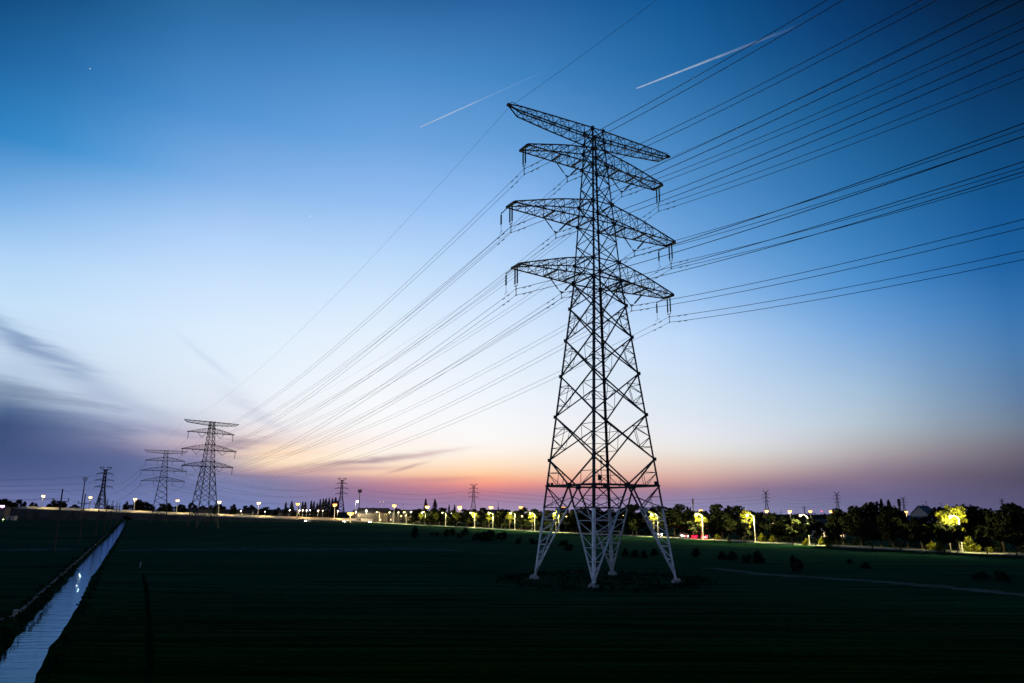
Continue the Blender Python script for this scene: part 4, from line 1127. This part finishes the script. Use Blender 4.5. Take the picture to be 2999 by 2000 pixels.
for i, (px, by, w, hh) in enumerate(sorted(bs)):
    p = ground(px, by, 0) if px != 394 else stand(376, 640, 0)
    o = bpy.data.objects.new('bush', BUSH[i % 3]); COL.objects.link(o); o.location = p; o.rotation_euler = (0, 0, rt.uniform(0, 6))
    k = p.y / 2148
    o.scale = (w * k / 2.0, w * k / 2.0, hh * k / 1.5)
    tag(o, f'low dark bush standing in the open field, {ORD[i]} from left of the field bushes', 'bush', 'bushes scattered in the field')
# shrubs beside the lit strip, some catching lamp light
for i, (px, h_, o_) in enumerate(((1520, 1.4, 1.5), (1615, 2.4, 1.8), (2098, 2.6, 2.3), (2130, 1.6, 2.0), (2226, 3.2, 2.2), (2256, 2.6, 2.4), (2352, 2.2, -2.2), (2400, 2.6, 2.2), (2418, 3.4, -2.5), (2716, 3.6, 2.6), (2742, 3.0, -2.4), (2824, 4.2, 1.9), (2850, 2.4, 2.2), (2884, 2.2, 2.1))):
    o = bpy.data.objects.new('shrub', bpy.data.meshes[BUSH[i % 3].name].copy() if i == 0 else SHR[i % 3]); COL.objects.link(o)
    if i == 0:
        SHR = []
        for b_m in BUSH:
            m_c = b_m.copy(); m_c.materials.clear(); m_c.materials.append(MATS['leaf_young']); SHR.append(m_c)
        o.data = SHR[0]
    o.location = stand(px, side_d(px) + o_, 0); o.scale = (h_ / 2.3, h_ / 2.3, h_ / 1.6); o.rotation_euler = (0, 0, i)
    tag(o, f'leafy shrub beside the lamp-lit pavement, {ORD[i]} from left of the roadside shrubs', 'shrub', 'shrubs along the lit pavement')

# ------------------------------------------------------------------ houses and halls
def house(name, label, loc, rz, w, d, eh, rh, wall='house_wall', roof='roof_tile', lit=(), rows=2, cols=3, chim=True, group='houses behind the highway'):
    t = thing(name, label, 'house', loc, rz, group)
    b = MB(); b.box((0, 0, eh / 2), (w, d, eh))
    b.add([(-w / 2, -d / 2, eh), (-w / 2, d / 2, eh), (-w / 2, 0, eh + rh - .1), (w / 2, -d / 2, eh), (w / 2, d / 2, eh), (w / 2, 0, eh + rh - .1)], [(0, 1, 2), (5, 4, 3)])
    b.link('wall', wall, t)
    r_ = MB(); ov = .5; th_ = .2
    for sg in (-1, 1):
        y1 = sg * (d / 2 + ov); z1 = eh - rh * ov / (d / 2)
        vs = [(-w / 2 - ov, 0, eh + rh), (w / 2 + ov, 0, eh + rh), (w / 2 + ov, y1, z1), (-w / 2 - ov, y1, z1)]
        vs += [(x, y, z + th_) for x, y, z in vs]
        r_.add(vs, [(0, 1, 2, 3), (7, 6, 5, 4), (0, 4, 5, 1), (1, 5, 6, 2), (2, 6, 7, 3), (3, 7, 4, 0)])
    ro = r_.link('roof', roof, t)
    if chim:
        c_ = MB(); c_.box((w * .25, d * .12, eh + rh + .1), (.6, .6, 1.6)); c_.link('chimney', wall, ro)
    fh = eh / rows; k = 0
    for ry in range(rows):
        for cx in range(cols):
            x = (cx + .5) / cols * w - w / 2; z = fh * (ry + .52)
            f = MB(); f.box((x, -d / 2 - .03, z), (1.5, .12, 1.5)); fo = f.link('window', 'trim', t)
            g = MB(); g.box((x, -d / 2 - .10, z), (1.26, .06, 1.26)); g.link('pane', 'window_lit' if k in lit else 'window_dark', fo)
            k += 1
    f = MB(); f.box((w * .08, -d / 2 - .04, 1.1), (1.1, .10, 2.2)); f.link('door', 'dark_pole', t)
    return t
hs = [(560, 745, 12, (1,)), (604, 735, 11, (0, 4)), (655, 740, 13, ()), (690, 738, 12, (2,)), (722, 745, 13, (3,)), (760, 730, 12, ()), (800, 735, 14, (1, 5)), (834, 725, 12, ()), (1058, 640, 13, (0,)), (1130, 640, 14, (1, 2)), (1172, 610, 12, (4,)), (1205, 600, 11, ())]
for i, (px, d, w, lit) in enumerate(hs):
    p = stand(px, d, 0)
    house('villa', f'two-storey grey villa with dark gable roof, {ORD[i]} from left of the village houses', p, .15 + .2 * (i % 3), w, 9, 6.3, 3.2, lit=lit)
p = stand(1094, 600, 0); house('long_hall', 'long low hall with dark hipped-looking roof right of the telecom mast', p, .1, 24, 14, 7.2, 3.6, lit=(1, 4), rows=2, cols=6, chim=False, group=None)
house('gabled_house', 'white-gabled house with dark blue roof rising above the right trees', stand(2706, 420, 0), .6, 10, 9, 8.6, 4.2, wall='white_wall', roof='blue_roof', rows=2, cols=3, group=None)
house('pale_house', 'pale two-storey house with lit rooms between the right-hand lamps', stand(2420, 262, 0), .1, 9, 7, 4.6, 1.6, wall='white_wall', lit=(0, 2), rows=2, cols=3, chim=False, group=None)
house('low_shed', 'low dark shed roof showing right of the tall chimney at right', stand(2640, 300, 0), .1, 16, 7, 5.6, 1.6, wall='house_wall', roof='blue_roof', rows=1, cols=4, chim=False, group=None)
# small hall with an ornamental spire
t = house('spired_hall', 'dark hall with a thin ornamental spire on its roof, left of the big pylon', stand(1459, 520, 0), .1, 16, 12, 5.5, 4.2, cols=4, chim=False, group=None)
m = MB(); m.lathe((0, 0, 9.6), [(.9, 0), (.5, .8), (.25, 1.6), (.4, 1.9), (.18, 2.3), (.1, 4.2), (.28, 4.5), (.06, 4.9), (.03, 6.4)], 8); m.link('spire', 'dark_pole', t)
# end block under the ramp and a roadside shop with a violet sign at the left edge
house('flat_shop', 'low shop with a violet neon sign at the far left edge', stand(-8, 620, 0), .1, 16, 9, 9.5, 1.0, rows=3, cols=4, chim=False, group=None)
shop = [o for o in COL.objects if o.name == 'flat_shop'][0]
m = MB(); m.box((6.2, -5.0, 15.3 - 4.5), (3.4, .3, 1.4)); m.box((6.2, -4.8, 9.8), (.2, .2, 1.2)); m.link('neon_sign', 'neon', shop)
t = thing('pump_house', 'small grey concrete pump house below the ramp at left', 'hut', stand(38, 600, 0), .2)
m = MB(); m.box((0, 0, 1.7), (6, 5, 3.4)); m.link('wall', 'concrete', t)
m = MB(); m.box((0, 0, 3.52), (6.8, 5.8, .24)); m.link('roof', 'roof_tile', t)
m = MB(); m.box((-.5, -2.53, 1.1), (1.2, .1, 2.2)); m.link('door', 'dark_pole', t)
t = thing('garden_light', 'low green floodlight on the grass at the left edge', 'lamp', stand(14, 520, 0), 0)
m = MB(); m.tube([(0, 0, 0), (0, 0, 1.3)], .07, 6); m.link('post', 'dark_pole', t)
m = MB(); m.lathe((0, 0, 1.3), [(.2, 0), (.34, .12), (.34, .3), (.1, .4)], 8); m.link('lamp_glass', 'green_flood', t); point((0, -.6, 1.5), 900, (.5, 1, .25), t, .2)

# ------------------------------------------------------------------ small pylons on the skyline
def small_pylon(label, px, top_px, d, style, rz=0.2, H=None, aw=(6.2, 7.4, 6.6)):
    H = H or height_at(px, top_px, d)
    t = thing('distant_pylon', label, 'pylon', stand(px, d, 0), rz, 'small far pylons on the skyline')
    def w(z):
        zk = H * .55
        return .115 * H * (1 - z / zk) + .030 * H * (z / zk) if z < zk else .030 * H * (1 - (z - zk) / (H - zk)) + .016 * H * ((z - zk) / (H - zk))
    b = MB(); C4 = ((-1, -1), (1, -1), (1, 1), (-1, 1)); q = .58
    def P(c, z): return (c[0] * w(z), c[1] * w(z), z)
    lv = [0, H * .12, H * .22, H * .31, H * .39, H * .47, H * .55, H * .62, H * .69, H * .76, H * .83, H * .90, H * .96]
    for c in C4:
        for z0, z1 in zip(lv, lv[1:]): b.bar(P(c, z0), P(c, z1), q * 1.2)
    for i in range(4):
        a, c = C4[i], C4[(i + 1) % 4]
        for z0, z1 in zip(lv, lv[1:]): b.bar(P(a, z0), P(c, z1), q * .7); b.bar(P(c, z0), P(a, z1), q * .7)
        for z in lv[1::2]: b.bar(P(a, z), P(c, z), q * .7)
    b.link('tower_body', 'far_steel', t)
    att = []
    for z, L in zip((H * .60, H * .735, H * .865), aw):
        m_ = MB()
        for sg in (-1, 1):
            x0 = w(z)
            for sy in (-1, 1):
                m_.bar((sg * x0, sy * x0, z), (sg * L, 0, z), q * .8); m_.bar((sg * x0, sy * x0, z + H * .035), (sg * L, 0, z + .1), q * .7)
                for f in (.3, .6): m_.bar((sg * (x0 + (L - x0) * f), sy * x0 * (1 - f), z), (sg * (x0 + (L - x0) * f), sy * x0 * (1 - f), z + H * .035 * (1 - f)), q * .5)
            m_.bar((sg * L, 0, z), (sg * L, 0, z - 2.2), q * .6)
            att.append(Vector((sg * L, 0, z - 2.2)))
        m_.link('cross_arm', 'far_steel', t)
    m_ = MB(); z = H * .955
    for sg in (-1, 1):
        if style == 'flat':
            L = 6.6
            for sy in (-1, 1):
                m_.bar((sg * w(z), sy * w(z), H), (sg * L, 0, H), q * .9); m_.bar((sg * w(z), sy * w(z), z - H * .03), (sg * L, 0, H - .3), q * .9)
            for f in (.35, .7): m_.bar((sg * L * f, 0, H), (sg * L * f, 0, H - (H * .075) * (1 - f) - .2), q * .6)
        else:
            for sy in (-1, 1):
                m_.bar((sg * w(z), sy * w(z), z), (sg * 5.2, 0, H + .8), q * 1.1); m_.bar((sg * w(z), sy * w(z), z - H * .05), (sg * 5.2, 0, H + .6), q * .9)
            m_.bar((sg * 5.2, 0, H + .7), (sg * 7.2, 0, H + 1.7), q * .8)
    m_.link('peak', 'far_steel', t)
    ph = rz; l = t.location
    return [Vector((l.x + p.x * math.cos(ph), l.y + p.x * math.sin(ph), l.z + p.z)) for p in att]
p3 = small_pylon('far dark pylon with three short arms, leftmost on the skyline', 294, 1368, 900, 'flat', .3, aw=(10, 10.4, 9))
p4 = small_pylon('far dark pylon beside the row of pointed conifers', 997, 1400.5, 1140, 'flat', .15, aw=(9, 10, 7.5))
p5 = small_pylon('far dark pylon against the red glow, left of the big pylon', 1386, 1417.5, 1345, 'flat', .05, aw=(9, 10, 7.5))
p6 = small_pylon('far pylon with a forked V-shaped top, left one of the right-hand pair', 2247, 1437, 1560, 'fork', -.3, aw=(6.5, 8, 7))
p7 = small_pylon('far pylon with a forked V-shaped top, right one of the right-hand pair', 2456, 1442, 1640, 'fork', -.4, aw=(6.5, 8, 7))
p8 = small_pylon('very far faint pylon right of the dark chimney', 2650, 1456, 2190, 'flat', -.4, aw=(9, 10.5, 8))
p9 = small_pylon('very far faint pylon, rightmost on the skyline', 2940, 1461, 2500, 'fork', -.4, aw=(7, 9, 8))
p10 = small_pylon('tiny far pylon showing between the far orange lamps at right', 2357, 1482, 2900, 'flat', -.4, aw=(6, 7, 6))
LEV = ['bottom', 'middle', 'top']
def far_span(A, B, sag, who, r=.07, n=26):
    for i in range(6):
        a, b = A[i], B[i]
        wire_obj(a, b, sag, r, f'{LEV[i // 2]} far wire on the {"left" if i % 2 == 0 else "right"} arm side, {who}', 'far wires on the skyline', n)
p2a = [pyl2.at((k // 2, 'left' if k % 2 == 0 else 'right', 'tip')) for k in range(6)]
off_l = [p + Vector((-330, 60, 0)) for p in p3]
far_span(off_l, p3, 5, 'from left edge to leftmost far pylon')
far_span(p3, p2a, 13, 'between leftmost far pylon and shorter left pylon')
far_span([pyl2.at((k // 2, 'left' if k % 2 == 0 else 'right', 'inner')) for k in range(6)], p4, 13, 'from shorter left pylon to conifer-row pylon')
far_span(p4, p5, 12, 'from conifer-row pylon to red-glow pylon')
far_span(p5, p6, 14, 'from red-glow pylon to left forked pylon')
far_span(p6, p7, 9, 'between the two forked pylons')
far_span(p7, p8, 14, 'from right forked pylon to faint pylon')

# ------------------------------------------------------------------ wooden distribution poles along the canal, masts and chimneys
dp = [(145, 1605, 175, 1432), (220, 1583, 244, 1446), (268, 1567, 289, 1454), (297, 1556, 312, 1460.7), (318, 1546, 328, 1465.5), (334, 1540, 341, 1468.7), (346, 1536, 349, 1471)]
tops = []
for i, (bx, by, tx_, ty_) in enumerate(dp):
    d = (152, 197, 238, 284, 327, 366, 410)[i]; p = stand(tx_, d, 0); h = height_at(tx_, ty_, d)
    p.x -= .0
    t = thing('utility_pole', f'dark utility pole with short crossarm, {ORD[i]} from left in the canal row', 'utility pole', p, .12, 'utility poles along the canal')
    m = MB(); m.tube([(0, 0, -.1), (0, 0, h * .5), (0, 0, h)], [.22, .18, .13], 8); m.link('pole', 'dark_pole', t)
    m = MB(); zc = h - 2.45
    m.bar((-1.55, -.16, zc), (1.55, -.16, zc), .16, .14); m.bar((-.7, -.16, zc), (0, -.16, zc - .7), .07); m.bar((.7, -.16, zc), (0, -.16, zc - .7), .07)
    ca = m.link('crossarm', 'dark_pole', t)
    for x in (-1.45, 1.45):
        m = MB(); m.lathe((x, -.16, zc + .08), [(.07, 0), (.07, .18), (.13, .22), (.08, .34), (.12, .4), (.05, .55)], 8); m.link('insulator', 'insulator', ca)
    tops.append([p + Vector((0, 0, h)), p + Vector((-1.45, -.33, zc + .6)), p + Vector((1.45, .02, zc + .6))])
first = [q + Vector((-38, -11, 0)) for q in tops[0]]
seq = [first] + tops
for i in range(len(seq) - 1):
    for k, nm in enumerate(('top', 'left crossarm', 'right crossarm')):
        wire_obj(seq[i][k], seq[i + 1][k], .7, .022, f'thin low wire at {nm}, {"left of the first utility pole" if i == 0 else "after the " + ORD[i - 1] + " utility pole"}', 'low wires along the canal', 12)
def mast(label, px, py, d, r0, r1, head, cat='mast', name='telecom_mast'):
    h = height_at(px, py, d); t = thing(name, label, cat, stand(px, d, 0), 0)
    m = MB(); m.tube([(0, 0, 0), (0, 0, h * .5), (0, 0, h - 1)], [r0, (r0 + r1) / 2, r1], 10); m.link('shaft', 'dark_pole', t)
    m = MB()
    if head == 'antenna':
        for zz, n2 in ((h - 3.6, 6),):
            m.lathe((0, 0, zz), [(r1, 0), (1.5, .05), (1.5, .2), (r1, .25)], 12)
            for k in range(n2):
                a = k * 1.047; m.box((1.45 * math.cos(a), 1.45 * math.sin(a), zz + 1.7), (.45, .28, 2.6), a)
                m.bar((0, 0, zz + 1.7), (1.4 * math.cos(a), 1.4 * math.sin(a), zz + 1.7), .1)
        m.tube([(0, 0, h - 1), (0, 0, h + .6)], .06, 6)
        m.link('antenna_array', 'far_steel', t)
    else:
        m.lathe((0, 0, h - 4.0), [(r1, 0), (r1 * 1.5, .3), (r1 * 1.6, 3.2), (r1 * 1.25, 4.0)], 10); m.link('chimney_head', 'dark_pole', t)
    return t
mast('tall dark telecom mast with clustered antennas, standing above the ramp at left', 237, 1395, 600, .55, .32, 'antenna')
mast('slim dark telecom mast with round antenna cluster, beside the junction lights', 1051, 1431, 650, .45, .26, 'antenna')
mast('thin dark chimney stack right of the big pylon', 2031, 1460, 620, .55, .42, 'cap', 'chimney', 'chimney_stack')
mast('straight dark chimney stack above the shed at right', 2637, 1461, 420, .62, .55, 'cap', 'chimney', 'chimney_stack')
for px, py, d, lab in ((2716, 1467, 300, 'thin rooftop aerial above the white-gabled house'), (2760, 1473, 300, 'tiny aerial pole right of the white-gabled house'), (1180, 1476, 640, 'thin aerial pole behind the village hall')):
    h = height_at(px, py, d); t = thing('aerial_pole', lab, 'aerial', stand(px, d, 0), 0)
    m = MB(); m.tube([(0, 0, 0), (0, 0, h)], .07, 6); m.link('pole', 'dark_pole', t)
    m = MB(); m.bar((-.7, 0, h - .3), (.7, 0, h - .3), .09); m.bar((-.5, 0, h - 1.2), (.5, 0, h - 1.2), .09); m.link('aerial_rods', 'dark_pole', t)
t = thing('beacon_post', 'slim post with a small red warning light among the far orange lamps', 'beacon', stand(2407, 620, 0), 0)
m = MB(); m.tube([(0, 0, 0), (0, 0, 10)], .1, 6); m.link('post', 'dark_pole', t); m = MB(); m.lathe((0, 0, 10), [(.2, 0), (.3, .2), (.2, .5)], 8); m.link('lamp_glass', 'red_beacon', t)
t = thing('marker_stake', 'small pale marker stake in the dark field right of the canal', 'stake', ground(409, 1662), .3)
m = MB(); m.bar((0, 0, 0), (.08, 0, .55), .12); m.box((.08, 0, .66), (.2, .06, .22)); m.link('stake', 'white_wall', t)
t = thing('sluice_post', 'tiny pale post at the end of the irrigation kerb', 'post', ground(42, 1812), 0)
m = MB(); m.lathe((0, 0, 0), [(.16, 0), (.15, .5), (.2, .55), (.12, .66)], 8); m.link('post', 'concrete', t)
# rank weeds left standing round the big pylon's feet
rs = random.Random(4); m = MB()
for k in range(600):
    a = rs.uniform(0, 6.283); rr = rs.gauss(11.2, .9) if k % 4 else rs.uniform(2, 7.4)
    c = Vector((T_POS.x + rr * math.cos(a), T_POS.y + rr * math.sin(a), 0)); hh = rs.uniform(.15, .6)
    for _ in range(3): m.leaf(c + Vector((rs.gauss(0, .2), rs.gauss(0, .2), hh * rs.random())), rs.uniform(.2, .5), rs)
o = m.link('weeds', 'rough_grass'); o['kind'] = 'stuff'

# ------------------------------------------------------------------ contrails, star and aircraft light, kilometres away
def contrail(label, a, b, D, w0, w1, dens, bulge):
    pa, pb = cam_pos + ray(*a) * D, cam_pos + ray(*b) * D * 1.02
    L = (pb - pa).length; r = random.Random(int(a[0])); m = MB(); n = 60
    pts, rad = [], []
    for i in range(n + 1):
        t = i / n; pts.append(Vector((t * L, r.gauss(0, .05) * w1 * t, r.gauss(0, .05) * w1 * t)))
        rad.append(max(3, (w0 + (w1 - w0) * t ** .8) * r.uniform(.94, 1.06)))
    m.tube(pts, rad, 12)
    ma = bpy.data.materials.new('contrail'); ma.use_nodes = True; nt = ma.node_tree; nt.nodes.clear(); Lk = nt.links.new
    tcn = nt.nodes.new('ShaderNodeTexCoord'); sx = nt.nodes.new('ShaderNodeSeparateXYZ'); Lk(tcn.outputs['Object'], sx.inputs[0])
    mr_ = nt.nodes.new('ShaderNodeMapRange'); mr_.inputs[1].default_value = 0; mr_.inputs[2].default_value = L; Lk(sx.outputs[0], mr_.inputs[0])
    rp = nt.nodes.new('ShaderNodeValToRGB'); Lk(mr_.outputs[0], rp.inputs[0])
    for i, (p_, v_) in enumerate(dens):
        e = rp.color_ramp.elements[i] if i < 2 else rp.color_ramp.elements.new(p_)
        e.position = p_; e.color = (v_, v_, v_, 1)
    ns = nt.nodes.new('ShaderNodeTexNoise'); ns.inputs['Scale'].default_value = .006; ns.inputs['Detail'].default_value = 5; Lk(tcn.outputs['Object'], ns.inputs['Vector'])
    lw = nt.nodes.new('ShaderNodeLayerWeight'); lw.inputs[0].default_value = .5
    inv = nt.nodes.new('ShaderNodeMath'); inv.operation = 'SUBTRACT'; inv.inputs[0].default_value = 1; Lk(lw.outputs['Facing'], inv.inputs[1])
    m1 = nt.nodes.new('ShaderNodeMath'); m1.operation = 'MULTIPLY'; Lk(inv.outputs[0], m1.inputs[0]); Lk(rp.outputs[0], m1.inputs[1])
    m2 = nt.nodes.new('ShaderNodeMath'); m2.operation = 'MULTIPLY'; Lk(m1.outputs[0], m2.inputs[0]); Lk(ns.outputs['Fac'], m2.inputs[1])
    m3 = nt.nodes.new('ShaderNodeMath'); m3.operation = 'MULTIPLY'; m3.use_clamp = True; Lk(m2.outputs[0], m3.inputs[0]); m3.inputs[1].default_value = 1.5
    df = nt.nodes.new('ShaderNodeBsdfDiffuse'); df.inputs[0].default_value = (.80, .90, .95, 1)
    tl = nt.nodes.new('ShaderNodeBsdfTranslucent'); tl.inputs[0].default_value = (.80, .90, .95, 1)
    mx = nt.nodes.new('ShaderNodeMixShader'); mx.inputs[0].default_value = .6; Lk(df.outputs[0], mx.inputs[1]); Lk(tl.outputs[0], mx.inputs[2])
    tp = nt.nodes.new('ShaderNodeBsdfTransparent'); mx2 = nt.nodes.new('ShaderNodeMixShader'); Lk(m3.outputs[0], mx2.inputs[0]); Lk(tp.outputs[0], mx2.inputs[1]); Lk(mx.outputs[0], mx2.inputs[2])
    ot = nt.nodes.new('ShaderNodeOutputMaterial'); Lk(mx2.outputs[0], ot.inputs['Surface'])
    MATS['contrail'] = ma
    o = m.link('contrail', 'contrail'); o.location = pa; o.rotation_euler = (pb - pa).to_track_quat('X', 'Z').to_euler()
    return tag(o, label, 'contrail', 'aircraft trails in the sky')
cam_pos = Vector((0, 0, CAM_H))
k_ = 2999 / 2351
contrail('thin white aircraft trail left of the big pylon, fading toward upper right', (964 * k_, 292 * k_), (1262 * k_, 158 * k_), 20000, 12, 26, [(0, 1), (.3, .55), (.5, .10), (1, 0)], 0)
contrail('brighter broad white aircraft trail above the big pylon, crossed by wires', (1461 * k_, 203 * k_), (1835 * k_, 58 * k_), 18000, 12, 40, [(0, .9), (.35, .5), (.6, .13), (1, 0)], 0)
for name, px, py, r_, lab, cat in (('bright_star', 264, 201, 10, 'tiny bright star high at upper left', 'star'), ('distant_aircraft', 907, 633, 8, 'tiny bright aircraft speck left of the wires, mid sky', 'aircraft')):
    p = cam_pos + ray(px, py) * 22000; m = MB(); m.lathe((0, 0, -r_), [(.1 * r_, 0), (.8 * r_, .5 * r_), (r_, r_), (.8 * r_, 1.5 * r_), (.1 * r_, 2 * r_)], 8)
    o = m.link(name, 'star_light'); o.location = p
    if cat == 'aircraft': o.scale = (3.2, 1, .7); o.rotation_euler = (0, -.2, 0)
    tag(o, lab, cat)
